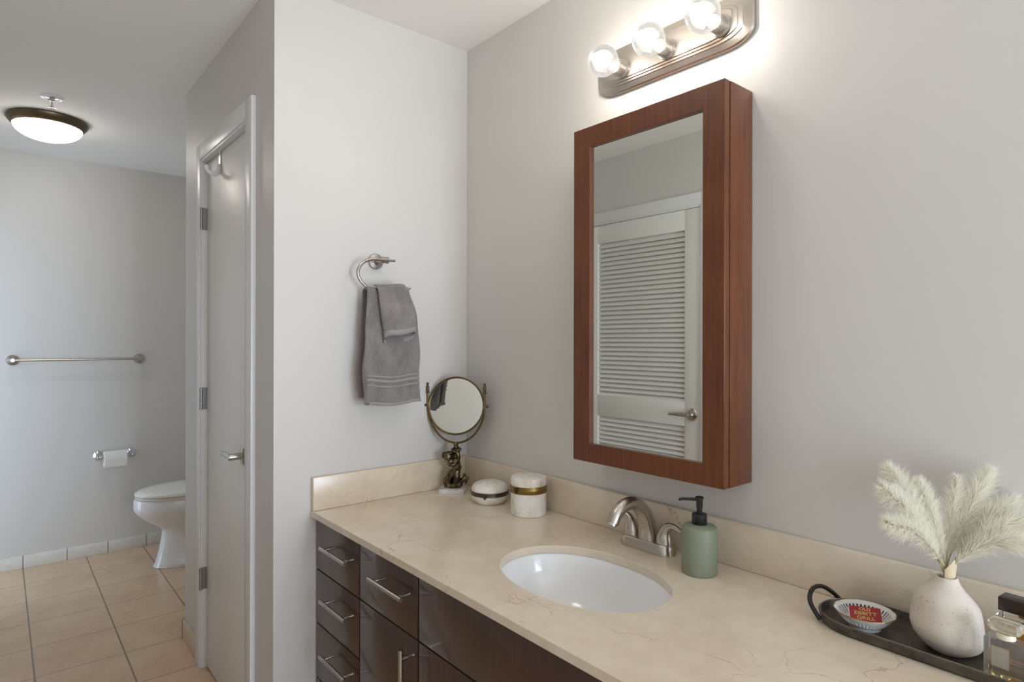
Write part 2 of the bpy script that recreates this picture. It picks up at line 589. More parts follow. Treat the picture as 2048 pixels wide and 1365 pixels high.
for a, b in ((1.238, 1.644), (1.644, 2.05)):
    bm = bm_new(); rbox(bm, a+G, b-G, YF, YF+0.02, 0.095, 0.7745, 0.0012)
    obj('door', bm, M_wood, t)

# countertop with the sink cut-out
SC, SRX, SRY = (0.919, -0.334), 0.219, 0.156
def ell(k, n, f=1.0):
    a = 2*PI*k/n
    c, s = math.cos(a), math.sin(a)
    e = 0.94
    return (SC[0]+SRX*f*math.copysign(abs(c)**e, c), SC[1]+SRY*f*math.copysign(abs(s)**e, s))
def slab_with_hole(bm, x0, x1, y0, y1, z0, z1, n=96):
    def edge(k):
        a = 2*PI*k/n
        c, s = math.cos(a)*SRX, math.sin(a)*SRY
        tx = ((x1 if c > 0 else x0)-SC[0])/c if abs(c) > 1e-9 else 1e9
        ty = ((y1 if s > 0 else y0)-SC[1])/s if abs(s) > 1e-9 else 1e9
        q = min(tx, ty)
        return (SC[0]+c*q, SC[1]+s*q)
    for z, top in ((z1, True), (z0, False)):
        inn = [bm.verts.new((*ell(k, n), z-(0.0 if top else 0))) for k in range(n)]
        out = [bm.verts.new((*edge(k), z)) for k in range(n)]
        for k in range(n):
            j = (k+1) % n
            bm.faces.new((inn[k], out[k], out[j], inn[j]))
        # corners
        for cx, cy in ((x0, y0), (x1, y0), (x1, y1), (x0, y1)):
            best = None
            for k in range(n):
                j = (k+1) % n
                a, b = out[k].co, out[j].co
                if (abs(a.x-cx) < 1e-6 and abs(b.y-cy) < 1e-6 and abs(a.y-cy) > 1e-6 and abs(b.x-cx) > 1e-6) or (abs(a.y-cy) < 1e-6 and abs(b.x-cx) < 1e-6 and abs(a.x-cx) > 1e-6 and abs(b.y-cy) > 1e-6):
                    best = (k, j)
            if best:
                v = bm.verts.new((cx, cy, z))
                bm.faces.new((out[best[0]], v, out[best[1]]))
        if top: it, ot = inn, out
        else: ib, ob = inn, out
    for k in range(n):
        j = (k+1) % n
        bm.faces.new((it[k], it[j], ib[j], ib[k]))
    # outer sides
    bmesh.ops.remove_doubles(bm, verts=bm.verts, dist=1e-6)
    be = [e for e in bm.edges if len(e.link_faces) == 1]
    bmesh.ops.bridge_loops(bm, edges=be)
bm = bm_new()
slab_with_hole(bm, 0.001, 2.10, -0.608, -0.001, ZT-0.020, ZT)
ct = obj('countertop', bm, M_marble, origin=(0, 0, 0), angle=30)
tag(ct, 'cream marble vanity countertop with an oval sink cut-out', 'countertop')
bv = ct.modifiers.new('edge', 'BEVEL'); bv.width = 0.0015; bv.segments = 2; bv.limit_method = 'ANGLE'; bv.angle_limit = math.radians(50)
bm = bm_new(); rbox(bm, 0.0215, 2.10, -0.020, -0.0005, ZT+0.0005, 0.903, 0.0015)
tag(obj('backsplash', bm, M_marble, origin=(0, 0, 0)), 'long cream marble backsplash strip behind the faucet and tray', 'backsplash')
bm = bm_new(); rbox(bm, 0.0005, 0.0205, -0.606, -0.0005, ZT+0.0005, 0.903, 0.0015)
tag(obj('backsplash', bm, M_marble, origin=(0, 0, 0)), 'short cream marble backsplash strip on the side wall below the towel', 'backsplash')

# undermount sink
t = thing('sink', 'white oval undermount porcelain sink in the marble counter', 'sink', (SC[0], SC[1], ZT-0.17))
bm = bm_new()
prof = [(1.12, -0.0205), (1.02, -0.0205), (1.005, -0.024), (0.985, -0.034), (0.95, -0.060), (0.88, -0.095), (0.74, -0.128), (0.52, -0.148), (0.28, -0.156), (0.115, -0.159), (0.11, -0.175), (0.16, -0.175), (0.30, -0.168), (0.56, -0.160), (0.80, -0.138), (0.94, -0.104), (1.01, -0.066), (1.04, -0.036), (1.12, -0.036)]
rings = []
nn = 72
for f, dz in prof:
    rings.append([bm.verts.new((*ell(k, nn, f), ZT+dz)) for k in range(nn)])
rings.append(rings[0])
for a, b in zip(rings, rings[1:]):
    for k in range(nn):
        j = (k+1) % nn
        bm.faces.new((a[k], a[j], b[j], b[k]))
obj('basin', bm, M_porcelain, t, angle=50)
bm = bm_new()
lathe(bm, [(0, -0.004), (0.012, -0.004), (0.0135, -0.001), (0.0205, 0.001), (0.0215, 0.0005), (0.0215, -0.010), (0, -0.010)], 32, Matrix.Translation((SC[0], SC[1], ZT-0.1585)))
obj('drain', bm, M_chrome, t)

# ------------------------------------------------------------------ faucet
FX, FY = 0.905, -0.070
t = thing('faucet', 'brushed nickel two-handle faucet behind the oval sink', 'faucet', (FX, FY, ZT))
bm = bm_new()
def stadium(L, W, n=14, cx=0, cy=0):
    r = W/2
    out = []
    for s, a0 in ((1, -PI/2), (-1, PI/2)):
        for k in range(n+1):
            a = a0+PI*k/n
            out.append((cx+s*(L/2-r)+r*math.cos(a), cy+r*math.sin(a)))
    return out
def loft(bm, outs, zs, cap=True):
    rings = [[bm.verts.new((x, y, z)) for x, y in o] for o, z in zip(outs, zs)]
    n = len(rings[0])
    for a, b in zip(rings, rings[1:]):
        for i in range(n):
            bm.faces.new((a[i], a[(i+1) % n], b[(i+1) % n], b[i]))
    if cap:
        bm.faces.new(list(reversed(rings[0])))
        bm.faces.new(rings[-1])
loft(bm, [stadium(0.162, 0.062, cx=FX, cy=FY), stadium(0.162, 0.062, cx=FX, cy=FY), stadium(0.154, 0.054, cx=FX, cy=FY), stadium(0.151, 0.051, cx=FX, cy=FY), stadium(0.147, 0.047, cx=FX, cy=FY)], [ZT, ZT+0.003, ZT+0.022, ZT+0.0255, ZT+0.027])
obj('base', bm, M_faucet, t, angle=50)
bm = bm_new()
p = [(FX, FY+0.004, ZT+0.020), (FX, FY-0.002, ZT+0.060), (FX, FY-0.022, ZT+0.100), (FX, FY-0.055, ZT+0.126), (FX, FY-0.092, ZT+0.128), (FX, FY-0.122, ZT+0.112), (FX, FY-0.138, ZT+0.090)]
tube(bm, smooth_path(p, 8), [0.0275, 0.0235, 0.0200, 0.0172, 0.0158, 0.0150, 0.0148], 28)
sp = obj('spout', bm, M_faucet, t, angle=50)
bm = bm_new(); cyl(bm, (FX, FY-0.1375, ZT+0.091), (FX, FY-0.1410, ZT+0.085), 0.0115, seg=24)
obj('aerator', bm, M_chrome, sp)
for s in (-1, 1):
    hx = FX+s*0.0525
    bm = bm_new()
    p = [(hx, FY, ZT+0.026), (hx, FY, ZT+0.040), (hx+s*0.002, FY, ZT+0.054), (hx+s*0.010, FY-0.001, ZT+0.068), (hx+s*0.026, FY-0.003, ZT+0.0745), (hx+s*0.046, FY-0.006, ZT+0.071), (hx+s*0.058, FY-0.008, ZT+0.0685)]
    tube(bm, smooth_path(p, 7), [0.0225, 0.0205, 0.0165, 0.0125, 0.0085, 0.0075, 0.0078], 24, True, 0.9)
    obj('handle', bm, M_faucet, t, angle=50)

# ------------------------------------------------------------------ soap dispenser
M_sage = Mat('sage_green_ceramic', (132, 139, 119), 0.48)
M_blackpl = Mat('matte_black_plastic', (24, 24, 24), 0.38)
sx, sy = 1.086, -0.112
t = thing('soap_dispenser', 'sage green cylindrical soap dispenser with black pump', 'soap dispenser', (sx, sy, ZT))
bm = bm_new()
R = 0.0405
lathe(bm, [(0, 0), (R-0.003, 0), (R-0.0008, 0.0012), (R, 0.004), (R, 0.102), (R-0.0012, 0.1065), (R-0.005, 0.1095), (0.016, 0.1135), (0, 0.1135)], 56, Matrix.Translation((sx, sy, ZT)))
obj('bottle', bm, M_sage, t)
bm = bm_new()
lathe(bm, [(0, 0.1125), (0.0165, 0.1125), (0.0172, 0.1135), (0.0172, 0.1355), (0.0160, 0.1370), (0, 0.1370)], 36, Matrix.Translation((sx, sy, ZT)))
obj('collar', bm, M_blackpl, t)
bm = bm_new()
lathe(bm, [(0, 0.136), (0.0062, 0.136), (0.0062, 0.148), (0.0072, 0.151), (0.0074, 0.168), (0.0078, 0.1705), (0.0098, 0.1735), (0.0098, 0.1755), (0.0085, 0.1765), (0, 0.1760)], 28, Matrix.Translation((sx, sy, ZT)))
d = Vector((-0.80, -0.60, 0))
b0 = Vector((sx, sy, ZT+0.1695))
tube(bm, smooth_path([b0, b0+d*0.020, b0+d*0.038+Vector((0, 0, -0.0005)), b0+d*0.047+Vector((0, 0, -0.003))], 6), [0.0042, 0.0036, 0.0032, 0.003], 14)
obj('pump', bm, M_blackpl, t)

# ------------------------------------------------------------------ alabaster boxes
def alabaster():
    m = Mat('white_alabaster', (232, 226, 214), 0.3, Subsurface_Weight=0.15)
    m.b.inputs['Subsurface Radius'].default_value = (0.01, 0.009, 0.007)
    v = m.coord((1, 1, 0.55))
    n = m.noise(v, 26, 6, 0.6, 1.4)
    m.color(m.ramp(n, [(0.30, (206, 192, 166)), (0.42, (228, 220, 205)), (0.55, (238, 235, 228))]))
    return m
M_alab = alabaster()
M_pewter = Mat('dark_pewter', (92, 86, 78), 0.36, 1.0)
M_brass = Mat('aged_brass', (140, 116, 66), 0.38, 1.0)
def clasp(bm, c, d, r):
    """A small hanging clasp on a band, d pointing outward."""
    d = Vector(d).normalized()
    s = Vector((-d.y, d.x, 0))
    M = Matrix(((s.x, 0, d.x, c[0]+d.x*r), (s.y, 0, d.y, c[1]+d.y*r), (0, 1, 0, c[2]), (0, 0, 0, 1)))
    prism(bm, [(-0.006, 0.007), (0.006, 0.007), (0.006, -0.004), (0.003, -0.010), (0, -0.013), (-0.003, -0.010), (-0.006, -0.004)], -0.001, 0.003, M)
jx, jy = 0.281, -0.106
t = thing('trinket_box', 'low round white alabaster box with a dark metal band', 'trinket box', (jx, jy, ZT), group=None)
T = Matrix.Translation((jx, jy, ZT))
bm = bm_new()
lathe(bm, [(0, 0), (0.044, 0), (0.047, 0.001), (0.054, 0.009), (0.060, 0.020), (0.0615, 0.026), (0.0615, 0.031), (0.050, 0.031), (0, 0.026)], 56, T)
obj('bowl', bm, M_alab, t)
bm = bm_new()
lathe(bm, [(0, 0.040), (0.061, 0.040), (0.0615, 0.044), (0.058, 0.056), (0.050, 0.064), (0.036, 0.0695), (0.018, 0.072), (0, 0.0725)], 56, T)
obj('lid', bm, M_alab, t)
bm = bm_new()
lathe(bm, [(0.055, 0.0285), (0.063, 0.0285), (0.0638, 0.0300), (0.0630, 0.0335), (0.0638, 0.0350), (0.0630, 0.0365), (0.0638, 0.0400), (0.0630, 0.0420), (0.055, 0.0420)], 56, T, close=True)
bd = obj('band', bm, M_pewter, t)
bm = bm_new(); clasp(bm, (jx, jy, ZT+0.035), (0.62, -0.78, 0), 0.0635)
obj('clasp', bm, M_pewter, bd)
jx, jy = 0.465, -0.095
t = thing('trinket_box', 'tall cylindrical white alabaster box with a brass band', 'trinket box', (jx, jy, ZT))
T = Matrix.Translation((jx, jy, ZT))
bm = bm_new()
lathe(bm, [(0, 0), (0.053, 0), (0.0555, 0.002), (0.0558, 0.072), (0.046, 0.073), (0, 0.07)], 56, T)
obj('jar', bm, M_alab, t)
bm = bm_new()
lathe(bm, [(0, 0.090), (0.0555, 0.090), (0.0558, 0.110), (0.0545, 0.1155), (0.050, 0.1180), (0.025, 0.1195), (0, 0.120)], 56, T)
obj('lid', bm, M_alab, t)
bm = bm_new()
lathe(bm, [(0.050, 0.070), (0.0568, 0.070), (0.0575, 0.0715), (0.0570, 0.0795), (0.0575, 0.0805), (0.0570, 0.0820), (0.0575, 0.0905), (0.0568, 0.0920), (0.050, 0.0920)], 56, T, close=True)
bd = obj('band', bm, M_brass, t)
bm = bm_new(); clasp(bm, (jx, jy, ZT+0.083), (0.12, -0.99, 0), 0.0572)
obj('clasp', bm, M_pewter, bd)

# ------------------------------------------------------------------ statuette mirror
def patina():
    m = Mat('antique_bronze', (96, 84, 62), 0.3, 1.0)
    n = m.noise(m.coord(), 70, 4, 0.6)
    m.color(m.ramp(n, [(0.35, (52, 45, 36)), (0.65, (126, 112, 86))]))
    return m
M_bronze = patina()
M_antique = brushed('antique_brass_wire', (116, 98, 68), 0.26)
mx, my = 0.084, -0.117
ang = math.atan2(0.68, 0.73)                             # the slab's front edge runs along this heading
t = thing('vanity_mirror', 'round swivel mirror on a bronze figure and small marble slab', 'mirror', (mx, my, ZT), ang)
E1 = Vector((math.cos(ang), math.sin(ang), 0)); E2 = Vector((-math.sin(ang), math.cos(ang), 0))
RM = Matrix.Translation((mx, my, ZT)) @ Matrix.Rotation(ang, 4, 'Z')
M_slab = Mat('grey_white_marble', (214, 212, 212), 0.25)
M_slab.color(M_slab.ramp(M_slab.noise(M_slab.coord(), 24, 6, 0.65, 0.8), [(0.35, (176, 174, 176)), (0.55, (222, 221, 222))]))
bm = bm_new(); b = bmesh.new(); box(b, -0.046, 0.046, -0.036, 0.036, 0, 0.0155); bevel_all(b, 0.001, 1); merge(bm, b, RM)
obj('base', bm, M_slab, t)
FOX = 0.004
# bronze figure: a small child hugging a column, drapery below, rocks at the feet
bm = bm_new()
WID = 1.3
def blob(c, r, rot=(0, 0, 0)):
    c = (FOX+(c[0]-FOX)*WID, c[1]*1.2, c[2]); r = (r[0]*1.2, r[1]*1.15, r[2]*1.05)
    b = bmesh.new()
    bmesh.ops.create_icosphere(b, subdivisions=3, radius=1.0)
    M = RM @ Matrix.Translation(c) @ Matrix.Rotation(rot[2], 4, 'Z') @ Matrix.Rotation(rot[1], 4, 'Y') @ Matrix.Rotation(rot[0], 4, 'X') @ Matrix.Diagonal((*r, 1))
    merge(bm, b, M)
def limb(pts, rad):
    b = bmesh.new()
    tube(b, smooth_path([(FOX+(p[0]-FOX)*WID, p[1]*1.2, p[2]) for p in pts], 5), [r*1.15 for r in rad], 12)
    merge(bm, b, RM)
    for p, r in ((pts[0], rad[0]), (pts[-1], rad[-1])):
        blob(p, (r, r, r))
FOX = 0.004
limb([(FOX, 0.004, 0.010), (FOX+0.002, 0.006, 0.08), (FOX+0.004, 0.004, 0.150)], [0.013, 0.012, 0.012])       # column
blob((FOX, 0, 0.018), (0.021, 0.018, 0.008)); blob((FOX-0.012, -0.004, 0.026), (0.010, 0.009, 0.018)); blob((FOX+0.014, -0.006, 0.028), (0.011, 0.010, 0.010))
blob((FOX, -0.006, 0.024), (0.016, 0.014, 0.010))
limb([(FOX+0.010, 0, 0.034), (FOX+0.022, -0.004, 0.042), (FOX+0.031, -0.006, 0.050)], [0.010, 0.008, 0.0065])     # vase of flowers at the side
blob((FOX+0.033, -0.006, 0.042), (0.0055, 0.005, 0.008)); blob((FOX+0.029, -0.006, 0.059), (0.005, 0.004, 0.009)); blob((FOX+0.038, -0.004, 0.051), (0.0045, 0.004, 0.005))
blob((FOX+0.027, -0.008, 0.048), (0.007, 0.005, 0.007))
limb([(FOX-0.004, -0.010, 0.070), (FOX-0.012, -0.012, 0.052), (FOX-0.015, -0.012, 0.034), (FOX-0.014, -0.014, 0.020)], [0.012, 0.010, 0.0075, 0.006])   # legs
limb([(FOX+0.008, -0.008, 0.072), (FOX+0.009, -0.014, 0.054), (FOX+0.004, -0.012, 0.036), (FOX+0.004, -0.012, 0.022)], [0.011, 0.010, 0.0075, 0.006])
limb([(FOX-0.018, -0.004, 0.054), (FOX-0.026, -0.004, 0.038), (FOX-0.024, -0.005, 0.018)], [0.007, 0.006, 0.0035])   # drapery tail
blob((FOX+0.005, -0.008, 0.074), (0.015, 0.012, 0.012)); blob((FOX+0.009, -0.006, 0.090), (0.013, 0.012, 0.014), (0, 0.3, 0)); blob((FOX+0.002, -0.007, 0.107), (0.012, 0.010, 0.014), (0, -0.25, 0))
for k in range(5):
    limb([(FOX-0.009+0.003*k, -0.016, 0.066+0.006*k), (FOX+0.004+0.003*k, -0.0185, 0.074+0.007*k), (FOX+0.017, -0.011, 0.090+0.005*k)], [0.0022, 0.003, 0.002])
limb([(FOX+0.008, -0.006, 0.112), (FOX+0.013, -0.008, 0.126), (FOX+0.008, -0.010, 0.142), (FOX, -0.012, 0.146)], [0.0065, 0.006, 0.005, 0.004])     # arms
limb([(FOX-0.006, -0.008, 0.112), (FOX-0.013, -0.014, 0.104), (FOX-0.004, -0.018, 0.098), (FOX+0.006, -0.016, 0.104)], [0.0065, 0.0055, 0.005, 0.004])
blob((FOX-0.017, -0.009, 0.127), (0.0135, 0.0125, 0.0150), (0, -0.35, 0))                                        # head
blob((FOX-0.014, -0.018, 0.118), (0.006, 0.006, 0.006)); blob((FOX-0.0185, -0.0215, 0.1225), (0.0025, 0.003, 0.003))
blob((FOX-0.014, -0.003, 0.138), (0.013, 0.010, 0.007)); blob((FOX-0.028, -0.006, 0.133), (0.0065, 0.008, 0.0095)); blob((FOX-0.031, -0.008, 0.126), (0.004, 0.006, 0.005))
limb([(FOX-0.003, 0, 0.118), (FOX-0.010, -0.004, 0.122)], [0.006, 0.006])
blob((FOX+0.004, 0.002, 0.150), (0.0165, 0.014, 0.0065)); blob((FOX+0.003, -0.006, 0.144), (0.011, 0.008, 0.008)); blob((FOX+0.014, 0.0, 0.152), (0.006, 0.006, 0.005))
limb([(FOX+0.004, 0.002, 0.150), (FOX+0.004, 0.002, 0.168)], [0.0085, 0.0065])
fig = obj('figure', bm, M_bronze, t)
rm = fig.modifiers.new('fuse', 'REMESH'); rm.mode = 'VOXEL'; rm.voxel_size = 0.0011; rm.use_smooth_shade = True
sm = fig.modifiers.new('soften', 'SMOOTH'); sm.factor = 0.5; sm.iterations = 3
# yoke and mirror turn together about the figure's head
ya = math.atan2(0.62, 0.785)
Y1 = Vector((math.cos(ya), math.sin(ya), 0))
NM = Vector((Y1.y, -Y1.x, 0))                              # mirror normal
hub = RM @ Vector((FOX+0.004, 0.002, 0.168))
ZM = 1.104                                                # centre height of the glass
RG = 0.1015                                               # glass rim radius
RY = 0.106
cen = Vector((hub.x, hub.y, ZM))
bm = bm_new()
pts = [cen-Y1*RY+Vector((0, 0, 0.048))]
pts += [cen-Y1*RY+Vector((0, 0, 0.020))]
zb = hub.z+0.006
for k in range(0, 25):
    a = PI+PI*k/24
    pts.append(cen+Y1*(RY*math.cos(a))+Vector((0, 0, (ZM-zb)*math.sin(a))))
pts += [cen+Y1*RY+Vector((0, 0, 0.020)), cen+Y1*RY+Vector((0, 0, 0.048))]
tube(bm, pts, 0.0036, 14)
yk = obj('yoke', bm, M_antique, t)
bm = bm_new()
lathe(bm, [(0, 0), (0.008, 0), (0.009, 0.004), (0.006, 0.009), (0.0055, 0.012), (0, 0.0125)], 24, Matrix.Translation((hub.x, hub.y, hub.z-0.003)))
obj('hub', bm, M_antique, yk)
for s in (-1, 1):
    e = cen+Y1*(s*RY)
    bm = bm_new()
    lathe(bm, [(0, 0.044), (0.0062, 0.044), (0.0072, 0.047), (0.0062, 0.050), (0.0045, 0.052), (0.0062, 0.058), (0.0060, 0.064), (0.0036, 0.071), (0.0030, 0.074), (0.0046, 0.077), (0.0046, 0.0795), (0.003, 0.0815), (0, 0.082)], 20, Matrix.Translation(e))
    obj('finial', bm, M_antique, yk)
    bm = bm_new()
    cyl(bm, e-Y1*(s*0.006), e+Y1*(s*0.008), 0.0028, seg=14)
    lathe(bm, [(0, 0.006), (0.0048, 0.007), (0.0055, 0.010), (0.0042, 0.0135), (0, 0.0145)], 18, axis(e, Y1*s))
    obj('pivot_knob', bm, M_antique, yk)
TILT = math.radians(8.5)
A = axis(cen, NM*math.cos(TILT)+Vector((0, 0, math.sin(TILT))))
bm = bm_new()
ring = []
for k in range(72):
    a = 2*PI*k/72
    ring.append(A @ Vector((RG*math.cos(a), RG*math.sin(a), 0)))
tube(bm, ring, 0.0034, 12, closed=True)
lathe(bm, [(0, -0.004), (RG-0.002, -0.004), (RG-0.002, -0.0005), (RG-0.010, -0.002), (0, -0.002)], 72, A)
rim = obj('mirror_rim', bm, M_antique, t)
bm = bm_new()
lathe(bm, [(RG-0.0022, -0.0002)] + [((RG-0.003)*math.cos(k*PI/16), 0.0005+0.0008*math.sin(k*PI/16)) for k in range(0, 8)] + [(0, 0.0013)], 72, A)
obj('mirror_glass', bm, M_mirror, rim, angle=60)

# ------------------------------------------------------------------ medicine cabinet
X0, X1, Z0, Z1 = 0.685, 1.155, 1.003, 1.927
t = thing('medicine_cabinet', 'tall dark cherry wood medicine cabinet with mirror door', 'cabinet', ((X0+X1)/2, 0, Z0))
bm = bm_new(); rbox(bm, X0, X1, -0.098, -0.0005, Z0, Z1, 0.0012)
obj('body', bm, M_frame, t)
bm = bm_new(); box(bm, X0+0.006, X1-0.006, -0.1015, -0.0975, Z0+0.006, Z1-0.006)
obj('gap_shade', bm, M_gap_shade, t)  # dark sheet standing in for the shade in the gap behind the door
fw = 0.0615
bm = bm_new()
O = [(X0, Z0), (X1, Z0), (X1, Z1), (X0, Z1)]
I = [(X0+fw, Z0+fw*0.83), (X1-fw*0.92, Z0+fw*0.83), (X1-fw*0.92, Z1-fw*0.9), (X0+fw, Z1-fw*0.9)]
ro = [[bm.verts.new((x, y, z)) for x, z in q] for q, y in ((O, -0.1215), (O, -0.1015), (I, -0.1015), (I, -0.1215))]
for k in range(4):
    a_, b_ = ro[k], ro[(k+1) % 4]
    for i in range(4):
        j = (i+1) % 4
        bm.faces.new((a_[i], a_[j], b_[j], b_[i]))
fr = obj('door_frame', bm, M_frame, t)
bv = fr.modifiers.new('edge', 'BEVEL'); bv.width = 0.0015; bv.segments = 2; bv.limit_method = 'ANGLE'
bm = bm_new(); box(bm, I[0][0]-0.004, I[1][0]+0.004, -0.1125, -0.1085, I[0][1]-0.004, I[2][1]+0.004)
obj('mirror_glass', bm, M_mirror, fr, angle=20)

# ------------------------------------------------------------------ vanity light
LX0, LZ0 = 0.921, 2.108
t = thing('vanity_light', 'brushed nickel wall light bar with three clear globe bulbs', 'light', (LX0, 0, LZ0))
def plate_outline(hl, hh, n=10):
    """Long plate with bowed long sides ending in shallow points."""
    out = []
    for q in ((1, 1), (-1, 1), (-1, -1), (1, -1)):
        seq = []
        for k in range(n+1):
            a = k/n
            x = hl-0.075*(1-math.cos(a*PI/2))*1.0-(0.0 if k else 0)
            z = hh*(0.42+0.58*math.sin(a*PI/2))
            seq.append((q[0]*x, q[1]*z))
        if q in ((-1, 1), (1, -1)): seq.reverse()
        out += seq
    return out
bm = bm_new()
steps = [(0.243, 0.064, 0.0), (0.243, 0.064, 0.010), (0.240, 0.061, 0.014), (0.222, 0.049, 0.019), (0.220, 0.047, 0.022), (0.210, 0.043, 0.023), (0.208, 0.041, 0.026), (0.198, 0.037, 0.027), (0.196, 0.035, 0.030)]
outs = [[(LX0+x, z) for x, z in plate_outline(a, b)] for a, b, c in steps]
rings = [[bm.verts.new((x, -c, LZ0+z)) for x, z in o] for o, (a, b, c) in zip(outs, steps)]
n = len(rings[0])
for a, b in zip(rings, rings[1:]):
    for i in range(n):
        bm.faces.new((a[i], a[(i+1) % n], b[(i+1) % n], b[i]))
bm.faces.new(rings[0]); bm.faces.new(list(reversed(rings[-1])))
obj('backplate', bm, M_nickel_plate, t, angle=18)
BR = 0.0415
for bx in (0.782, 0.934, 1.090):
    bz = 2.0985
    A = axis((bx, 0, bz), (0, -1, 0))
    bm = bm_new()
    prof = [(0, 0.029), (0.027, 0.029), (0.027, 0.033), (0.022, 0.036)]
    for k in range(4):
        z = 0.037+k*0.006
        prof += [(0.0205, z), (0.0222, z+0.0015), (0.0222, z+0.0040), (0.0205, z+0.0055)]
    prof += [(0.0185, 0.062), (0, 0.062)]
    lathe(bm, prof, 36, A)
    obj('socket', bm, M_nickel, t)
    cy = 0.108
    bm = bm_new()
    prof = [(0.0135, 0.0625), (0.0140, 0.068), (0.019, 0.0725)]
    for k in range(3, 25):
        a = PI*k/24
        r, z = BR*math.sin(a), cy-BR*math.cos(a)
        if z > 0.0735: prof.append((r, z))
    prof[-1] = (0, cy+BR)
    lathe(bm, prof, 40, A)
    gb = obj('bulb', bm, M_bulb_glass, t, angle=80)
    bm = bm_new()
    for k in range(6):
        a = 2*PI*k/6
        p0 = A @ Vector((0.006*math.cos(a), 0.006*math.sin(a), 0.088))
        p1 = A @ Vector((0.016*math.cos(a+0.5), 0.016*math.sin(a+0.5), 0.122))
        cyl(bm, p0, p1, 0.0022, seg=8)
    obj('filament', bm, M_filament, gb)
    bm = bm_new()
    cyl(bm, A @ Vector((0, 0, 0.063)), A @ Vector((0, 0, 0.090)), 0.007, 0.003, 14)
    obj('bulb_stem', bm, Mat('bulb_stem_glass', (235, 235, 235), 0.3) if 'bulb_stem_glass' not in bpy.data.materials else bpy.data.materials['bulb_stem_glass'], gb)
    pl = bpy.data.lights.new('bulb_light', 'POINT')
    pl.energy = BULB_POWER; pl.color = (1.0, 0.94, 0.86); pl.shadow_soft_size = 0.022
    po = bpy.data.objects.new('bulb_light', pl)
    COL.objects.link(po); po.location = A @ Vector((0, 0, 0.106))

# ------------------------------------------------------------------ towel ring, towels
M_terry = Mat('grey_terry_cloth', (146, 140, 138), 0.95, Sheen_Weight=0.25)
def terry(m, c0, c1):
    n = m.noise(m.coord(), 420, 3, 0.7)
    n2 = m.noise(m.coord((1, 1, 0.5)), 28, 4, 0.6)
    f = m.math('ADD', m.math('MULTIPLY', n, 0.6), m.math('MULTIPLY', n2, 0.4))
    m.color(m.ramp(f, [(0.35, c0), (0.65, c1)]))
    m.bump(n, 0.9, 0.003)
terry(M_terry, (104, 99, 98), (160, 153, 150))
M_hem = Mat('grey_woven_hem', (152, 146, 144), 0.8)
M_hem.bump(M_hem.noise(M_hem.coord((1, 1, 8)), 160, 2, 0.5), 0.4, 0.001)

RX = 0.058
t = thing('towel_ring', 'brushed nickel open towel ring on the pale side wall', 'towel ring', (0, -0.385, 1.607))
fy, fz = -0.384, 1.606
A = axis((0, fy, fz), (1, 0, 0))
bm = bm_new()
lathe(bm, [(0, 0), (0.027, 0), (0.0275, 0.003), (0.0265, 0.0085), (0.0250, 0.0100), (0.012, 0.0115), (0.0095, 0.014), (0.0095, RX-0.009), (0, RX-0.009)], 40, A)
obj('mount', bm, M_nickel, t)
bm = bm_new()
cyl(bm, (RX, fy-0.012, fz), (RX, fy+0.012, fz), 0.0105, seg=24)
lathe(bm, [(0.0105, 0.012), (0.0120, 0.013), (0.0120, 0.017), (0.0095, 0.019), (0, 0.019)], 24, axis((RX, fy, fz), (0, 1, 0)))
cyl(bm, (RX, fy+0.018, fz), (RX, fy+0.044, fz+0.0005), 0.0042, seg=16)
obj('sleeve', bm, M_nickel, t)
bm = bm_new()
p = [(RX, -0.392, 1.606), (RX, -0.425, 1.605), (RX, -0.456, 1.592), (RX, -0.474, 1.566), (RX, -0.470, 1.539), (RX, -0.447, 1.515), (RX, -0.415, 1.500), (RX, -0.375, 1.494), (RX, -0.335, 1.496), (RX, -0.305, 1.504), (RX, -0.281, 1.520)]
tube(bm, smooth_path(p, 7), 0.0055, 16)
obj('ring', bm, M_nickel, t)

def sheet(name, fn, nu, nv, mat, parent=None, origin=None, thick=0.005, sub=1, closed_u=False):
    bm = bm_new()
    g = [[bm.verts.new(fn(i/(nu if closed_u else nu-1), j/(nv-1))) for i in range(nu)] for j in range(nv)]
    for j in range(nv-1):
        for i in range(nu if closed_u else nu-1):
            k = (i+1) % nu
            bm.faces.new((g[j][i], g[j][k], g[j+1][k], g[j+1][i]))
    o = obj(name, bm, mat, parent, origin, angle=None)
    o.data.shade_smooth()
    s = o.modifiers.new('thickness', 'SOLIDIFY'); s.thickness = thick; s.offset = 0
    if sub:
        q = o.modifiers.new('soft', 'SUBSURF'); q.levels = sub; q.render_levels = sub
    return o
def sstep(a, b, x):
    x = min(1, max(0, (x-a)/(b-a)))
    return x*x*(3-2*x)

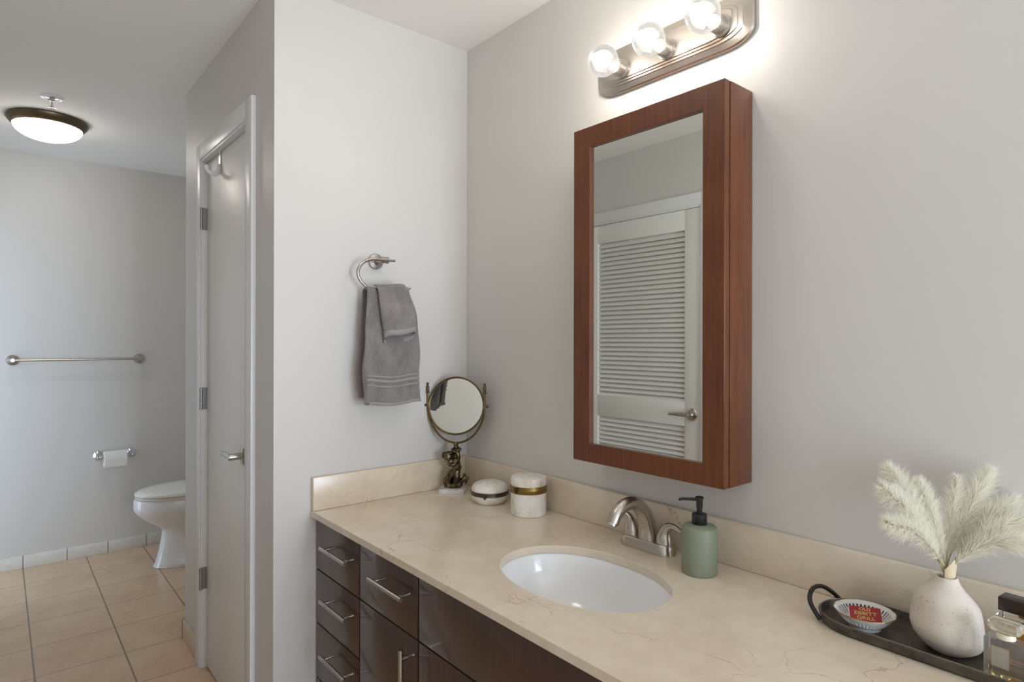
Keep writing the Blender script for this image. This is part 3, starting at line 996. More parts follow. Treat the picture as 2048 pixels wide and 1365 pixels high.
ZTOP = 1.514
def towel_fn(u, v):
    """Towel folded in thirds over the ring: v runs from the back hem over the ring to the front hem, u across the folded layers."""
    L = 0.392
    q = (v*2-1)*L                                   # signed distance from the ring
    side = 1 if q > 0 else -1
    d = abs(q)
    r = 0.014
    if d < r*PI/2:
        a = d/r
        x = RX+side*r*math.sin(a); z = ZTOP-r+r*math.cos(a)
    else:
        x = RX+side*r; z = ZTOP-r-(d-r*PI/2)
    w = sstep(0.0, 0.30, d)
    # across: outer face right to left, round the left fold, inner face back to the right
    yl = -0.442+(-0.462+0.442)*w; yr = -0.300+(-0.268+0.300)*sstep(0, 0.12, d)
    if u < 0.46: s = u/0.46; y = yr+(yl-yr)*s; lay = 1.0
    elif u < 0.54: a = (u-0.46)/0.08; y = yl-0.006*math.sin(a*PI); lay = 1-a
    else: s = (u-0.54)/0.46; y = yl+(yr-yl)*s*0.98; lay = 0.0
    spread = 0.006+0.012*w
    x += side*(lay*spread + 0.006*w)
    x += side*lay*(0.0045*w*math.sin((y+0.46)*52+1.0+2.2*z)+0.003*math.sin((y+0.4)*95+6*z)*w)
    x += side*0.004*sstep(-0.40, -0.46, y)*w*lay
    if side < 0: x = max(0.012, x*0.55+0.016); y += 0.008*w
    sag = 0.010*math.exp(-((y+0.37)/0.07)**2)
    z += -sag+0.010*(1-w)*math.sin((y+0.37)*20)*0.3
    z += lay*0.006 if side > 0 else 0.02*w
    y += 0.0035*math.sin(z*34+lay)*w
    return (x, y, z)
tw = sheet('hand_towel', towel_fn, 60, 90, M_terry, origin=(RX, -0.37, 1.30), thick=0.0055)
tag(tw, 'long grey terry hand towel hanging from the towel ring', 'towel')
def band_mesh(z0, z1):
    bm = bm_new()
    n = 46
    rows = []
    for zz in (z0, (z0+z1)/2, z1):
        row = []
        v = 0.5+((ZTOP-zz)+0.004)/0.392/2
        for i in range(n):
            x, y, z = towel_fn(0.46*i/(n-1), v)
            row.append(bm.verts.new((x+0.0034, y, z)))
        rows.append(row)
    for a, b in zip(rows, rows[1:]):
        for i in range(n-1): bm.faces.new((a[i], a[i+1], b[i+1], b[i]))
    return bm
for z0, z1 in ((1.213, 1.219), (1.197, 1.206), (1.181, 1.187), (1.122, 1.132)):
    o = obj('woven_band', band_mesh(z0, z1), M_hem, tw, angle=None) if False else None
    bmq = band_mesh(z0, z1)
    bmesh.ops.translate(bmq, vec=-Vector(tw.location), verts=bmq.verts)
    me = bpy.data.meshes.new('woven_band'); bmesh.ops.recalc_face_normals(bmq, faces=bmq.faces); bmq.to_mesh(me); bmq.free()
    me.materials.append(M_hem.m); me.shade_smooth()
    ob = bpy.data.objects.new('woven_band', me); COL.objects.link(ob); ob.parent = tw
    so = ob.modifiers.new('thickness', 'SOLIDIFY'); so.thickness = 0.0016; so.offset = 0

def wash_fn(u, v):
    """Washcloth folded in half over the towel: a flattened tube that opens at the lower hem; u goes round, v down."""
    a = 2*PI*u
    L = 0.188
    d = v*L
    w = sstep(0.0, 0.9, v)
    yl = -0.424+(-0.404+0.424)*v
    yr = -0.322+(-0.292+0.322)*sstep(0, 0.65, v)+0.0
    yc, hw = (yl+yr)/2, (yr-yl)/2
    dep = 0.005+0.017*w
    c, s = math.cos(a), math.sin(a)
    y = yc+hw*math.copysign(abs(c)**0.8, c)
    r = 0.021
    if d < r*PI/2:
        k = d/r
        x0 = RX+0.006+(r+0.010)*math.sin(k); z = ZTOP+0.010-r+r*math.cos(k)
    else:
        x0 = RX+0.016+r+0.012*sstep(0.02, 0.18, d); z = ZTOP+0.010-r-(d-r*PI/2)
    x = x0+dep*s+0.002
    if s > 0: x += 0.0035*w*math.sin(y*70+z*20)+0.005*math.exp(-((y+0.335)/0.012)**2)*(1-v)
    z += 0.004*math.sin((y+0.36)*25)*(1-v) - 0.006*v*math.cos((y-yc)/hw*1.4) + 0.008*v*(y-yc)/hw + 0.015*v*math.sin(max(-1, min(1, s*1.3))*PI/2)
    return (x, y, z)
wc = sheet('washcloth', wash_fn, 56, 40, M_terry, origin=(RX, -0.37, 1.42), thick=0.004, closed_u=True)
tag(wc, 'small grey washcloth draped over the top of the hand towel', 'washcloth')
bm = bm_new()
rows = []
for v in (0.90, 0.95, 1.004):
    rows.append([bm.verts.new(Vector(wash_fn(i/56, v))) for i in range(56)])
for a, b in zip(rows, rows[1:]):
    for i in range(56): bm.faces.new((a[i], a[(i+1) % 56], b[(i+1) % 56], b[i]))
bmesh.ops.translate(bm, vec=-Vector(wc.location), verts=bm.verts)
me = bpy.data.meshes.new('hem'); bmesh.ops.recalc_face_normals(bm, faces=bm.faces); bm.to_mesh(me); bm.free()
me.materials.append(M_hem.m); me.shade_smooth()
ob = bpy.data.objects.new('hem', me); COL.objects.link(ob); ob.parent = wc
so = ob.modifiers.new('thickness', 'SOLIDIFY'); so.thickness = 0.0056; so.offset = 0

# ------------------------------------------------------------------ towel bar, paper holder, roll
WX = -2.689
t = thing('towel_bar', 'empty brushed nickel towel bar on the far wall', 'towel bar', (WX, -0.987, 1.22))
for y in (-1.305, -0.670):
    bm = bm_new()
    lathe(bm, [(0, 0), (0.030, 0), (0.0305, 0.004), (0.029, 0.009), (0.013, 0.014), (0.0115, 0.018), (0.0115, 0.075), (0.010, 0.079), (0, 0.079)], 36, axis((WX, y, 1.22), (1, 0, 0)))
    obj('mount', bm, M_nickel, t)
bm = bm_new(); cyl(bm, (WX+0.066, -1.312, 1.22), (WX+0.066, -0.663, 1.22), 0.0078, seg=20)
obj('bar', bm, M_nickel, t)
t = thing('paper_holder', 'chrome toilet paper holder with two round posts on the far wall', 'toilet paper holder', (WX, -0.80, 0.616))
for y in (-0.889, -0.716):
    bm = bm_new()
    lathe(bm, [(0, 0), (0.028, 0), (0.029, 0.004), (0.027, 0.007), (0.022, 0.009), (0.019, 0.013), (0.012, 0.017), (0.0095, 0.023), (0.0095, 0.060), (0.014, 0.066), (0.0155, 0.074), (0.0135, 0.083), (0.007, 0.088), (0, 0.089)], 36, axis((WX, y, 0.616), (1, 0, 0)))
    obj('post', bm, M_chrome, t)
bm = bm_new(); cyl(bm, (WX+0.074, -0.886, 0.616), (WX+0.074, -0.719, 0.616), 0.008, seg=18)
obj('spindle', bm, M_chrome, t)
bm = bm_new()
rc = (WX+0.074, 0, 0.600)
lathe(bm, [(0.0205, -0.868), (0.048, -0.868), (0.0505, -0.866), (0.0505, -0.751), (0.048, -0.749), (0.0205, -0.749)], 48, Matrix.Translation((rc[0], 0, rc[2])) @ Matrix.Rotation(-PI/2, 4, 'X') @ Matrix.Scale(1, 4), close=True)
roll = obj('toilet_roll', bm, M_paper, origin=(rc[0], -0.81, rc[2]))
tag(roll, 'white toilet paper roll on the chrome holder', 'toilet paper')
sh = []
for k in range(8): sh.append((rc[0]+0.0510-0.0006*(k > 5), rc[2]+0.004-k*0.0065))
bm = bm_new()
for y in (-0.866, -0.751):
    pass
g = [[bm.verts.new((x, y, z)) for x, z in sh] for y in (-0.866, -0.751)]
for k in range(7): bm.faces.new((g[0][k], g[0][k+1], g[1][k+1], g[1][k]))
bmesh.ops.translate(bm, vec=-Vector(roll.location), verts=bm.verts)
me = bpy.data.meshes.new('loose_sheet'); bm.to_mesh(me); bm.free(); me.materials.append(M_paper.m)
ob = bpy.data.objects.new('loose_sheet', me); COL.objects.link(ob); ob.parent = roll
so = ob.modifiers.new('thickness', 'SOLIDIFY'); so.thickness = 0.0006; so.offset = 0

# ------------------------------------------------------------------ toilet
TX = -2.215
t = thing('toilet', 'white porcelain toilet with closed lid beside the far wall', 'toilet', (TX, -0.45, 0))
def egg(w, yf, yb, n=48, e=0.9):
    """Elongated bowl outline, front at yf (towards -y), back at yb."""
    out = []
    ym = yb-(yb-yf)*0.42
    for k in range(n):
        a = 2*PI*k/n
        c, s = math.cos(a), math.sin(a)
        x = w*math.copysign(abs(c)**0.92, c)
        y = ym+(s*(yb-ym) if s > 0 else s*(ym-yf))
        if s > 0: x = w*math.copysign(abs(c)**0.6, c)
        out.append((TX+x, y))
    return out
bm = bm_new()
lv = [(0.128, -0.664, -0.10, 0.0), (0.130, -0.668, -0.10, 0.004), (0.124, -0.656, -0.11, 0.03), (0.114, -0.638, -0.12, 0.10), (0.109, -0.626, -0.12, 0.17), (0.108, -0.620, -0.12, 0.212), (0.124, -0.650, -0.10, 0.240), (0.152, -0.715, -0.09, 0.285), (0.176, -0.757, -0.07, 0.330), (0.1835, -0.768, -0.06, 0.350), (0.1840, -0.769, -0.06, 0.360), (0.1850, -0.768, -0.06, 0.405), (0.182, -0.764, -0.06, 0.412)]
loft(bm, [egg(w, a, b) for w, a, b, z in lv], [z for *_, z in lv])
obj('bowl', bm, M_porcelain, t, angle=50)
bm = bm_new()
lv = [(0.178, -0.755, -0.24, 0.4135), (0.181, -0.760, -0.235, 0.418), (0.181, -0.760, -0.235, 0.426), (0.176, -0.752, -0.24, 0.430)]
loft(bm, [egg(w, a, b) for w, a, b, z in lv], [z for *_, z in lv])
obj('seat', bm, M_seat, t, angle=50)
bm = bm_new()
lv = [(0.181, -0.760, -0.235, 0.4315), (0.184, -0.764, -0.230, 0.436), (0.183, -0.762, -0.230, 0.446), (0.170, -0.742, -0.245, 0.457), (0.130, -0.690, -0.275, 0.464), (0.06, -0.58, -0.34, 0.468)]
loft(bm, [egg(w, a, b) for w, a, b, z in lv], [z for *_, z in lv])
obj('lid', bm, M_seat, t, angle=50)
bm = bm_new(); rbox(bm, TX-0.19, TX+0.19, -0.215, -0.012, 0.40, 0.72, 0.02, 4)
tk = obj('tank', bm, M_porcelain, t, angle=50)
bm = bm_new(); rbox(bm, TX-0.20, TX+0.20, -0.225, -0.008, 0.7205, 0.755, 0.01, 3)
obj('tank_lid', bm, M_porcelain, t, angle=50)
bm = bm_new(); cyl(bm, (TX-0.13, -0.214, 0.66), (TX-0.13, -0.232, 0.66), 0.012, seg=18); rbox(bm, TX-0.14, TX-0.06, -0.240, -0.232, 0.652, 0.666, 0.003)
obj('flush_lever', bm, M_chrome, t)

# ------------------------------------------------------------------ ceiling light, added fill light, sprinkler
M_dome = emitter('glowing_frosted_glass', (1.0, 0.93, 0.81, 1), CEIL_EMIT)
M_fill_dome = emitter('fill_light_glass', (1.0, 0.94, 0.84, 1), 6.3)  # glow of the added fill light over the sink
for cx, cy, lab in ((-1.945, -1.179, 'round flush ceiling light with bronze rim beside the sprinkler'),
                    (0.62, -0.780, 'added fill light shaped like the round ceiling light, above the oval sink')):  # unseen lamp, added to brighten the vanity end of the room
    t = thing('ceiling_light', lab, 'light', (cx, cy, ZC))
    T = Matrix.Translation((cx, cy, ZC))
    bm = bm_new()
    lathe(bm, [(0.150, 0), (0.166, -0.001), (0.169, -0.006), (0.168, -0.012), (0.160, -0.024), (0.150, -0.036), (0.143, -0.040), (0.140, -0.038), (0.148, -0.026), (0.150, -0.012)], 64, T, close=True)
    obj('rim', bm, M_bronze_rim, t, angle=40)
    bm = bm_new()
    dp = [(0.1435, -0.036)]
    for k in range(1, 13):
        a = PI/2*k/12
        dp.append((0.1435*math.cos(a), -0.036-0.068*math.sin(a)))
    dp[-1] = (0, -0.104)
    lathe(bm, dp, 64, T)
    obj('glass_shade', bm, M_dome if cx < 0 else M_fill_dome, t, angle=80)
px, py = -1.578, -1.183
t = thing('fire_sprinkler', 'small chrome pendant fire sprinkler in the ceiling', 'sprinkler', (px, py, ZC))
T = Matrix.Translation((px, py, ZC))
bm = bm_new(); lathe(bm, [(0.022, -0.001), (0.024, 0), (0.044, 0), (0.045, -0.002), (0.040, -0.005), (0.030, -0.006), (0.026, -0.002), (0.022, -0.0015)], 40, T, close=True)
obj('cover_ring', bm, M_trim, t)
bm = bm_new()
lathe(bm, [(0, 0), (0.027, 0), (0.026, -0.003), (0.012, -0.005), (0.0095, -0.008), (0.0095, -0.016), (0.006, -0.018), (0, -0.018)], 28, T)
for s in (-1, 1):
    tube(bm, smooth_path([(px+s*0.007, py, ZC-0.014), (px+s*0.012, py, ZC-0.026), (px+s*0.004, py, ZC-0.042)], 5), 0.0022, 8)
cyl(bm, (px, py, ZC-0.016), (px, py, ZC-0.040), 0.0026, seg=10)
cyl(bm, (px, py, ZC-0.038), (px, py, ZC-0.046), 0.006, seg=14)
bd = obj('sprinkler_head', bm, M_chrome, t)
bm = bm_new()
lathe(bm, [(0, -0.046), (0.006, -0.046), (0.017, -0.0475), (0.0175, -0.0505), (0.006, -0.048), (0, -0.048)], 16, T)
obj('deflector', bm, M_chrome, bd)

# ------------------------------------------------------------------ over-door hook
hx = -0.630
M_white_enamel = Mat('white_enamel', (225, 225, 228), 0.2)
t = thing('door_hook', 'white over-door hook hanging on top of the closet door', 'hook', (hx, -0.713, 2.06))
bm = bm_new()
w = 0.011
rbox(bm, hx-w, hx+w, -0.7165, -0.7145, 1.985, 2.0635, 0.0006, 1)
rbox(bm, hx-w, hx+w, -0.7155, -0.678, 2.0615, 2.0633, 0.0005, 1)
obj('strap', bm, M_white_enamel, t)
bm = bm_new()
p = [(hx, -0.7155, 2.015), (hx, -0.7180, 1.992), (hx, -0.727, 1.977), (hx, -0.743, 1.974), (hx, -0.758, 1.984), (hx, -0.764, 2.003)]
tube(bm, smooth_path(p, 7), [0.0050, 0.0062, 0.0062, 0.0056, 0.005, 0.0056], 14, True, 1.5)
obj('prong', bm, M_white_enamel, t, angle=60)

# ------------------------------------------------------------------ tray with its things
def iron():
    m = Mat('blackened_iron', (52, 49, 45), 0.42, 0.55)
    n = m.noise(m.coord(), 34, 6, 0.7)
    m.color(m.ramp(n, [(0.3, (56, 52, 48)), (0.7, (112, 105, 96))]))
    m.l(m.ramp(n, [(0.3, (0.30, 0.30, 0.30, 1)), (0.7, (0.52, 0.52, 0.52, 1))]), m.b.inputs['Roughness'])
    m.bump(n, 0.12, 0.001)
    return m
M_iron = iron()
M_worn = Mat('worn_silver_edge', (150, 142, 130), 0.35, 1.0)
TRX0, TRX1, TRY, TRH = 1.362, 1.775, -0.108, 0.078
def tray_out(inset, n=16):
    r = TRH
    out = []
    for s, a0, xc in ((1, -PI/2, TRX1-r), (-1, PI/2, TRX0+r)):
        for k in range(n+1):
            a = a0+PI*k/n
            out.append((xc+(r-inset)*math.cos(a), TRY+(r-inset)*math.sin(a)))
    return out
t = thing('serving_tray', 'long dark metal tray with loop handle beside the backsplash', 'tray', ((TRX0+TRX1)/2, TRY, ZT))
bm = bm_new()
loft(bm, [tray_out(0.016), tray_out(0.010), tray_out(0.004), tray_out(0.0), tray_out(0.0008), tray_out(0.0035), tray_out(0.0085), tray_out(0.016), tray_out(0.030)], [ZT, ZT, ZT+0.004, ZT+0.0195, ZT+0.0205, ZT+0.0205, ZT+0.0065, ZT+0.004, ZT+0.0035])
obj('tray_body', bm, M_iron, t, angle=40)
bm = bm_new()
o1 = tray_out(0.0035)
tube(bm, [(x, y, ZT+0.0206) for x, y in o1], 0.0009, 8, closed=True)
obj('worn_edge', bm, M_worn, t)
for s, xe in ((-1, TRX0), (1, TRX1)):
    bm = bm_new()
    def hp(dx, y, z): return (xe+s*dx, TRY+y, ZT+z)
    p = [hp(-0.020, -0.055, 0.008), hp(-0.013, -0.052, 0.014), hp(0.002, -0.044, 0.028), hp(0.010, -0.030, 0.039), hp(0.013, -0.004, 0.046), hp(0.010, 0.026, 0.041), hp(0.000, 0.046, 0.028), hp(-0.013, 0.054, 0.014), hp(-0.020, 0.056, 0.008)]
    tube(bm, smooth_path(p, 6), 0.0044, 12)
    obj('handle', bm, M_blackpl, t, angle=60)

TZ = ZT+0.0036
# openwork dish
bx, by = 1.444, -0.118
t = thing('openwork_dish', 'small white porcelain dish with pierced gold-edged rim', 'dish', (bx, by, TZ))
bm = bm_new()
N = 84
def scal(i, amt): return 1+amt*math.cos(2*PI*i/N*12)
def dring(r, z, amt=0.0): return [bm.verts.new((bx+r*scal(i, amt)*math.cos(2*PI*i/N), by+r*scal(i, amt)*math.sin(2*PI*i/N), TZ+z)) for i in range(N)]
def bridge(a, b, skip=None):
    for i in range(N):
        if skip and skip(i): continue
        bm.faces.new((a[i], a[(i+1) % N], b[(i+1) % N], b[i]))
foot = [dring(r, z) for r, z in ((0.026, 0.0045), (0.0255, 0.0004), (0.0275, 0.0), (0.029, 0.0022), (0.0295, 0.0055), (0.032, 0.0078), (0.0350, 0.0105))]
for a, b in zip(foot, foot[1:]): bridge(a, b)
inner = [dring(r, z) for r, z in ((0.012, 0.0062), (0.026, 0.0075), (0.0315, 0.0096), (0.0343, 0.0120))]
bm.faces.new(inner[0])
for a, b in zip(inner, inner[1:]): bridge(a, b)
bm.faces.new(list(reversed(foot[0])))
o2, i2 = dring(0.0470, 0.0225, 0.004), dring(0.0460, 0.0235, 0.004)
odd = lambda i: i % 2 == 1
bridge(foot[-1], o2, odd); bridge(inner[-1], i2, odd)
for i in range(N):
    if i % 2: continue
    j = (i+1) % N
    for k in (i, j):
        bm.faces.new((foot[-1][k], o2[k], i2[k], inner[-1][k]))
for i in range(N):
    if i % 2 == 0: continue
    j = (i+1) % N
    bm.faces.new((foot[-1][i], foot[-1][j], inner[-1][j], inner[-1][i]))
    bm.faces.new((o2[i], o2[j], i2[j], i2[i]))
o3, i3 = dring(0.0515, 0.0285, 0.008), dring(0.0503, 0.0297, 0.008)
bridge(o2, o3); bridge(i2, i3); bridge(o3, i3)
dish = obj('dish_body', bm, M_porcelain, t, angle=40)
bm = bm_new()
tube(bm, [(bx+0.0512*scal(i/2, 0.008)*math.cos(PI*i/N), by+0.0512*scal(i/2, 0.008)*math.sin(PI*i/N), TZ+0.0294) for i in range(2*N)], 0.0008, 8, closed=True)
obj('gold_edge', bm, Mat('gold_trim', (190, 150, 96), 0.3, 0.8), t)

# red matchbox in the dish
M_red = Mat('matchbox_red', (150, 26, 30), 0.45)
M_goldtext = Mat('gold_print', (208, 176, 108), 0.4)
M_card = Mat('white_card', (225, 220, 212), 0.6)
ux = (Vector((0.642, 0.767, 0))*0.62+Vector((1, 0, 0))*0.38).normalized()
nz = Vector((ux.y, -ux.x, 0))
tilt = math.radians(48)
nrm = (nz*math.sin(tilt)+Vector((0, 0, 1))*math.cos(tilt)).normalized()
vy = nrm.cross(ux).normalized()
mc = Vector((bx+0.001, by+0.001, TZ+0.0208))
MB_M = Matrix(((ux.x, vy.x, nrm.x, mc.x), (ux.y, vy.y, nrm.y, mc.y), (ux.z, vy.z, nrm.z, mc.z), (0, 0, 0, 1)))
t = thing('matchbox', 'small red matchbox with gold lettering lying in the porcelain dish', 'matchbox', tuple(mc))
bm = bm_new(); b = bmesh.new(); box(b, -0.0265, 0.0265, -0.0145, 0.0145, -0.0032, 0.0032); bevel_all(b, 0.0004, 1); merge(bm, b, MB_M)
obj('sleeve', bm, M_red, t)
bm = bm_new(); b = bmesh.new(); box(b, -0.0272, 0.0272, -0.0137, 0.0137, -0.0026, 0.0026); merge(bm, b, MB_M)
obj('inner_box', bm, M_card, t)
def lettering(text, size, M, mat, parent, name='lettering', sx=1.0, weight=0.0):
    c = bpy.data.curves.new(name, 'FONT')
    c.body = text; c.size = size; c.align_x = 'CENTER'; c.align_y = 'CENTER'; c.extrude = 0.00015; c.offset = weight
    o = bpy.data.objects.new(name, c)
    COL.objects.link(o)
    bpy.context.view_layer.update()
    me = bpy.data.meshes.new_from_object(o.evaluated_get(bpy.context.evaluated_depsgraph_get()))
    bpy.data.objects.remove(o); bpy.data.curves.remove(c)
    bm = bmesh.new(); bm.from_mesh(me); bpy.data.meshes.remove(me)
    bmesh.ops.transform(bm, matrix=M @ Matrix.Diagonal((sx, 1, 1, 1)), verts=bm.verts)
    return obj(name, bm, mat, parent, angle=None)
for txt, y, size, sx in (('OLD', 0.0094, 0.0074, 1.3), ('EBBITT', 0.0015, 0.0088, 1.4), ('GRILL', -0.0069, 0.0084, 1.45)):
    lettering(txt, size, MB_M @ Matrix.Translation((0, y, 0.0033)), M_goldtext, t, sx=sx, weight=0.00016)

# vase
def speckle():
    m = Mat('speckled_white_stoneware', (214, 206, 196), 0.75)
    v = m.coord()
    n = m.noise(v, 330, 2, 0.5)
    n2 = m.noise(v, 30, 3, 0.5)
    sp = m.math('LESS_THAN', m.math('ADD', n, m.math('MULTIPLY', n2, 0.14)), 0.375)
    m.color(m.mix(sp, (212, 202, 189), (150, 116, 92)))
    m.bump(n2, 0.08, 0.001)
    return m
M_vase = speckle()
vx, vy_ = 1.571, -0.104
t = thing('vase', 'speckled white pebble-shaped vase on the dark tray', 'vase', (vx, vy_, TZ))
bm = bm_new()
SL = [(0.129, 0.0160), (0.121, 0.0215), (0.112, 0.036), (0.102, 0.052), (0.090, 0.0575), (0.075, 0.0585), (0.055, 0.0625), (0.043, 0.0625), (0.028, 0.057), (0.012, 0.043), (0.004, 0.032), (0.0, 0.026)]
SR = [(0.129, 0.0150), (0.117, 0.0200), (0.103, 0.032), (0.090, 0.0455), (0.078, 0.0545), (0.063, 0.0572), (0.043, 0.060), (0.026, 0.0625), (0.012, 0.0580), (0.005, 0.048), (0.001, 0.036), (0.0, 0.030)]
zz = np.linspace(0, 0.129, 40)
zl = np.array(SL)[::-1]; zr = np.array(SR)[::-1]
nn = 56
rings = []
for z in zz:
    rl = np.interp(z, zl[:, 0], zl[:, 1]); rr_ = np.interp(z, zr[:, 0], zr[:, 1])
    ring = []
    for k in range(nn):
        a = 2*PI*k/nn
        wgt = (1+math.cos(a))/2
        r = (rl*(1-wgt)+rr_*wgt)*(0.88 if z < 0.11 else 0.88+0.12*(z-0.11)/0.019)
        d = RT*math.cos(a)+Vector((-RT.y, RT.x, 0))*math.sin(a)
        ring.append(bm.verts.new((vx+d.x*r, vy_+d.y*r, TZ+z)))
    rings.append(ring)
for r, z in ((0.0125, 0.1288), (0.0115, 0.120), (0.012, 0.108), (0.027, 0.095), (0.040, 0.07), (0.040, 0.02), (0.018, 0.012)):
    ring = []
    for k in range(nn):
        a = 2*PI*k/nn
        d = RT*math.cos(a)+Vector((-RT.y, RT.x, 0))*math.sin(a)
        ring.append(bm.verts.new((vx+d.x*r, vy_+d.y*r, TZ+z)))
    rings.append(ring)
for a, b in zip(rings, rings[1:]):
    for k in range(nn):
        j = (k+1) % nn
        bm.faces.new((a[k], a[j], b[j], b[k]))
bm.faces.new(list(reversed(rings[0]))); bm.faces.new(rings[-1])
vase = obj('vase_body', bm, M_vase, t, angle=60)
sm = vase.modifiers.new('soften', 'SMOOTH'); sm.factor = 0.5; sm.iterations = 4

# pampas plumes
M_pampas = Mat('cream_pampas_hair', (246, 243, 232), 0.9)
_tl = M_pampas.n('ShaderNodeBsdfTranslucent')
_tl.inputs['Color'].default_value = lin((248, 246, 236))
_mx = M_pampas.n('ShaderNodeMixShader')
_mx.inputs[0].default_value = 0.5
M_pampas.l(M_pampas.b.outputs[0], _mx.inputs[1]); M_pampas.l(_tl.outputs[0], _mx.inputs[2])
M_pampas.l(_mx.outputs[0], M_pampas.t.nodes['Material Output'].inputs['Surface'])
M_stem = Mat('dried_grass_stem', (176, 166, 122), 0.7)
mouth = Vector((vx, vy_, TZ+0.128))
def plume(tip, seed, label, bend=0.02, w0=0.032, start=0.17, n=3300):
    rnd = np.random.default_rng(seed)
    tip = Vector(tip)
    st = mouth+Vector((rnd.uniform(-0.005, 0.005), rnd.uniform(-0.005, 0.005), -0.05))
    m0 = mouth+(tip-mouth)*0.02+Vector((rnd.uniform(-0.004, 0.004), rnd.uniform(-0.004, 0.004), 0.004))
    mid = (m0+tip)/2+Vector((0, 0, bend))
    path = smooth_path([st, m0, mid, tip], 12)
    P = np.array([tuple(p) for p in path])
    t = thing('pampas_plume', label, 'dried grass', tuple(mouth), 0, 'pampas plumes in the vase')
    bm = bm_new()
    k = int(len(path)*0.85)
    tube(bm, path[:k], [0.0016, 0.0014, 0.0007], 8)
    obj('stem', bm, M_stem, t)
    # hair: thin tapering blades along the upper stem
    L = len(P)
    seglen = np.linalg.norm(np.diff(P[12:], axis=0), axis=1).sum()
    u = start+(1-start)*rnd.random(n)**0.85
    idx = 12+u*(L-13)
    i0 = np.clip(idx.astype(int), 0, L-2); f = (idx-i0)[:, None]
    base = P[i0]*(1-f)+P[i0+1]*f
    tan = P[i0+1]-P[i0]; tan /= np.linalg.norm(tan, axis=1)[:, None]
    rv = rnd.normal(size=(n, 3)); rv -= (rv*tan).sum(1)[:, None]*tan; rv /= np.linalg.norm(rv, axis=1)[:, None]
    env = np.sin(np.clip((u-start)/(1-start), 0, 1)**0.75*PI*0.90+0.22)
    ln = w0*(0.45+0.75*rnd.random(n))*(0.35+0.75*env)*1.35
    spread = 0.34+0.42*rnd.random(n)
    d0 = tan*0.9+rv*spread[:, None]; d0 /= np.linalg.norm(d0, axis=1)[:, None]
    droop = rnd.normal(scale=0.25, size=(n, 3)); droop[:, 2] -= 0.12
    p1 = base+d0*(ln*0.5)[:, None]
    d1 = d0*0.8+rv*0.25+droop; d1 /= np.linalg.norm(d1, axis=1)[:, None]
    p2 = p1+d1*(ln*0.5)[:, None]
    side = np.cross(d0, rnd.normal(size=(n, 3))); side /= np.linalg.norm(side, axis=1)[:, None]
    wd = 0.00034*(0.7+0.6*rnd.random(n))[:, None]
    V = np.stack([base-side*wd, base+side*wd, p1+side*wd*0.8, p1-side*wd*0.8, p2], 1).reshape(-1, 3)-np.array(tuple(mouth))
    o5 = np.arange(n)*5
    faces = [(int(o), int(o)+1, int(o)+2, int(o)+3) for o in o5]+[(int(o)+3, int(o)+2, int(o)+4) for o in o5]
    me = bpy.data.meshes.new('plume'); me.from_pydata(V.tolist(), [], faces); me.update()
    me.materials.append(M_pampas.m); me.shade_smooth()
    ob = bpy.data.objects.new('plume', me); COL.objects.link(ob); ob.parent = t
    return t
def at_depth(px_, py_, dy):
    """A point in the vase's own vertical plane that the photograph shows at (px, py), pushed dy towards the wall."""
    d = FW+RT*((px_-1024)/1225.84)-UP*((py_-682.5)/1225.84)
    depth = (Vector((vx, vy_, 0))-Vector((CAM.x, CAM.y, 0))).dot(Vector((FW.x, FW.y, 0)))+dy
    p = CAM+d*depth
    p.y = min(p.y, -0.012)
    return p
tips = [((1776, 936), 0.03, 0.018, 'white plume leaning furthest up and left, topmost on the left side'),
        ((1766, 976), -0.02, 0.022, 'white plume leaning left just under the topmost left plume'),
        ((1838, 962), 0.02, 0.010, 'short white plume just right of the topmost left plume'),
        ((1776, 1046), -0.05, 0.022, 'lowest white plume on the left, with a thin pointed tip'),
        ((1914, 958), 0.03, 0.004, 'narrow upright white plume near the middle of the bunch'),
        ((1978, 942), 0.02, 0.012, 'tall white plume leaning right, tallest on the right side'),
        ((2030, 1002), 0.0, 0.020, 'white plume leaning right below the tall right plume'),
        ((2062, 1042), -0.04, 0.024, 'long white plume reaching right to the picture edge'),
        ((2040, 1084), -0.06, 0.020, 'lowest white plume on the right, nearly level')]
for i, ((a, b), dy, bend, lab) in enumerate(tips):
    plume(at_depth(a, b, dy), 11+i, lab, bend, 0.033 if i not in (2, 4) else 0.027)
# dry leaf sheath in the mouth of the vase
M_sheath = Mat('dry_beige_leaf', (206, 188, 156), 0.7)
bm = bm_new()
def sheath(u, v):
    a = -1.0+u*2.1
    r = 0.0108*(1+0.22*v)
    d = -FW.copy(); d.z = 0; d.normalize()
    s = RT.copy(); s.z = 0; s.normalize()
    top = 0.034*(1-abs(u-0.62)*0.95)
    p = mouth+s*(math.sin(a)*r+0.0015*v)+d*(math.cos(a)*r*0.8+0.001)
    return (p.x, p.y, mouth.z-0.012+v*(0.012+top))
sl = sheet('dried_leaf', sheath, 14, 10, M_sheath, origin=tuple(mouth), thick=0.0006)
tag(sl, 'folded beige dry leaf standing in the vase mouth', 'dried leaf')

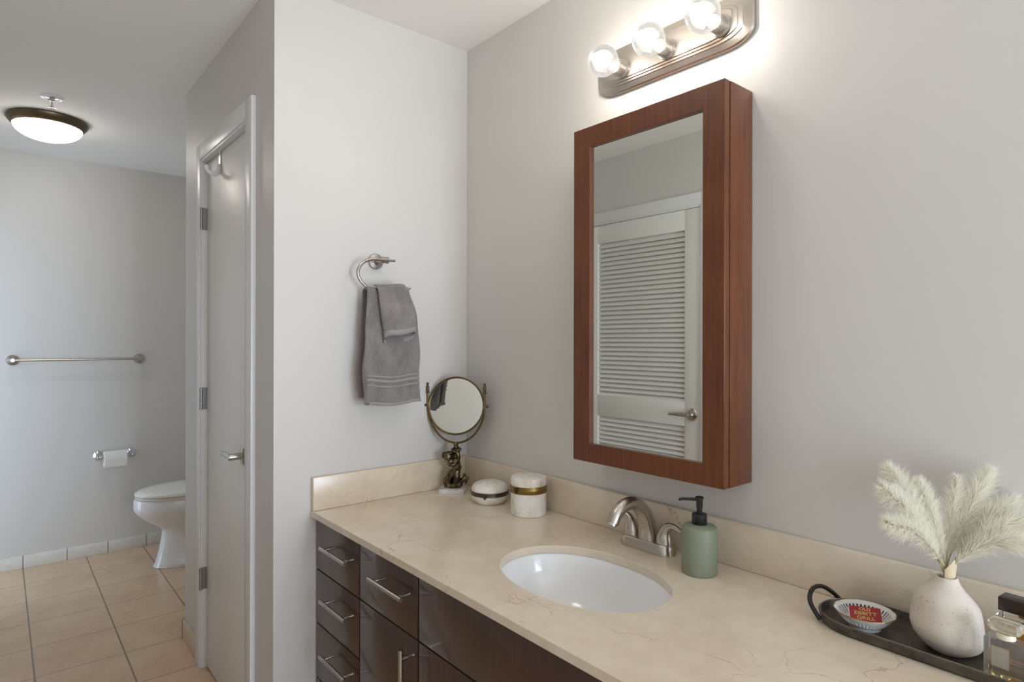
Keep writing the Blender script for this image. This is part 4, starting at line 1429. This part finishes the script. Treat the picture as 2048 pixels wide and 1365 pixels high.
# perfume bottles
M_bottle = glass_clear('clear_bottle_glass', (0.975, 0.985, 0.97, 1), 0.22, 1.5)
M_glass = glass_clear('clear_glass', (0.975, 0.985, 0.97, 1), 0.0, 1.5)
M_perfume = glass_clear('pale_yellow_perfume', (0.97, 0.93, 0.74, 1), 0.0, 1.2)
M_amber = glass_clear('amber_perfume', (0.95, 0.62, 0.25, 1), 0.0, 1.2)
M_brown = Mat('dark_brown_lacquer', (48, 26, 20), 0.25)
M_label = Mat('grey_paper_label', (176, 170, 158), 0.6)
def frame_at(c, head):
    return Matrix.Translation(c) @ Matrix.Rotation(head, 4, 'Z')
c = (1.661, -0.148, TZ)
HD = math.radians(-6)
B = frame_at(c, HD)
t = thing('perfume_bottle', 'square clear glass perfume bottle with faceted glass stopper and grey label', 'perfume bottle', c, HD)
bm = bm_new(); b = bmesh.new(); box(b, -0.0255, 0.0255, -0.015, 0.015, 0.0, 0.067); bevel_all(b, 0.003, 3); merge(bm, b, B)
bt = obj('bottle', bm, M_bottle, t, angle=50)
bm = bm_new(); b = bmesh.new(); box(b, -0.0205, 0.0205, -0.010, 0.010, 0.006, 0.026); bevel_all(b, 0.002, 2); merge(bm, b, B)
obj('perfume', bm, M_perfume, bt, angle=50)
bm = bm_new()
lathe(bm, [(0, 0.0672), (0.0125, 0.0672), (0.0130, 0.069), (0.0115, 0.0755), (0, 0.0755)], 28, B)
obj('neck_ring', bm, Mat('pale_cream_collar', (236, 230, 210), 0.3), t)
bm = bm_new()
oc = [(0.0215, 0.009), (0.0175, 0.013), (-0.0175, 0.013), (-0.0215, 0.009), (-0.0215, -0.009), (-0.0175, -0.013), (0.0175, -0.013), (0.0215, -0.009)]
rings = [[bm.verts.new(B @ Vector((x*f, y*f, z))) for x, y in oc] for f, z in ((0.62, 0.0760), (0.92, 0.079), (1.0, 0.083), (1.0, 0.0905), (0.88, 0.0945))]
for a, b2 in zip(rings, rings[1:]):
    for i in range(8): bm.faces.new((a[i], a[(i+1) % 8], b2[(i+1) % 8], b2[i]))
bm.faces.new(list(reversed(rings[0]))); bm.faces.new(rings[-1])
obj('stopper', bm, Mat('frosted_cream_glass', (246, 240, 220), 0.12, Transmission_Weight=0.75, IOR=1.45), t, angle=20)
bm = bm_new(); b = bmesh.new(); box(b, -0.0145, 0.0095, -0.0163, -0.0153, 0.0245, 0.0565); merge(bm, b, B)
lb = obj('label_paper', bm, M_label, t)
bm = bm_new()
tube(bm, [B @ Vector(p) for p in ((-0.0145, -0.0163, 0.0245), (0.0095, -0.0163, 0.0245), (0.0095, -0.0163, 0.0565), (-0.0145, -0.0163, 0.0565))], 0.0004, 6, closed=True)
obj('label_border', bm, Mat('copper_foil', (190, 130, 60), 0.3, 0.8), lb)
c = (1.672, -0.0765, TZ)
B = frame_at(c, HD)
t = thing('perfume_bottle', 'amber perfume bottle with dark brown block cap behind the clear bottle', 'perfume bottle', c, HD)
bm = bm_new(); b = bmesh.new(); box(b, -0.032, 0.032, -0.016, 0.016, 0.0, 0.066); bevel_all(b, 0.002, 2); merge(bm, b, B)
bt = obj('bottle', bm, M_glass, t, angle=50)
bm = bm_new(); b = bmesh.new(); box(b, -0.020, 0.028, -0.012, 0.012, 0.005, 0.058); bevel_all(b, 0.002, 2); merge(bm, b, B)
obj('perfume', bm, M_amber, bt, angle=50)
bm = bm_new(); b = bmesh.new(); box(b, -0.034, 0.034, -0.018, 0.018, 0.0665, 0.082); bevel_all(b, 0.001, 2); merge(bm, b, B)
obj('glass_shoulder', bm, M_glass, t, angle=50)
bm = bm_new(); cyl(bm, B @ Vector((0, 0, 0.0822)), B @ Vector((0, 0, 0.0888)), 0.009, seg=24)
obj('collar', bm, M_brass, t)
bm = bm_new(); b = bmesh.new(); box(b, -0.032, 0.032, -0.0165, 0.0165, 0.089, 0.111); bevel_all(b, 0.0012, 2); merge(bm, b, B)
obj('cap', bm, M_brown, t, angle=50)
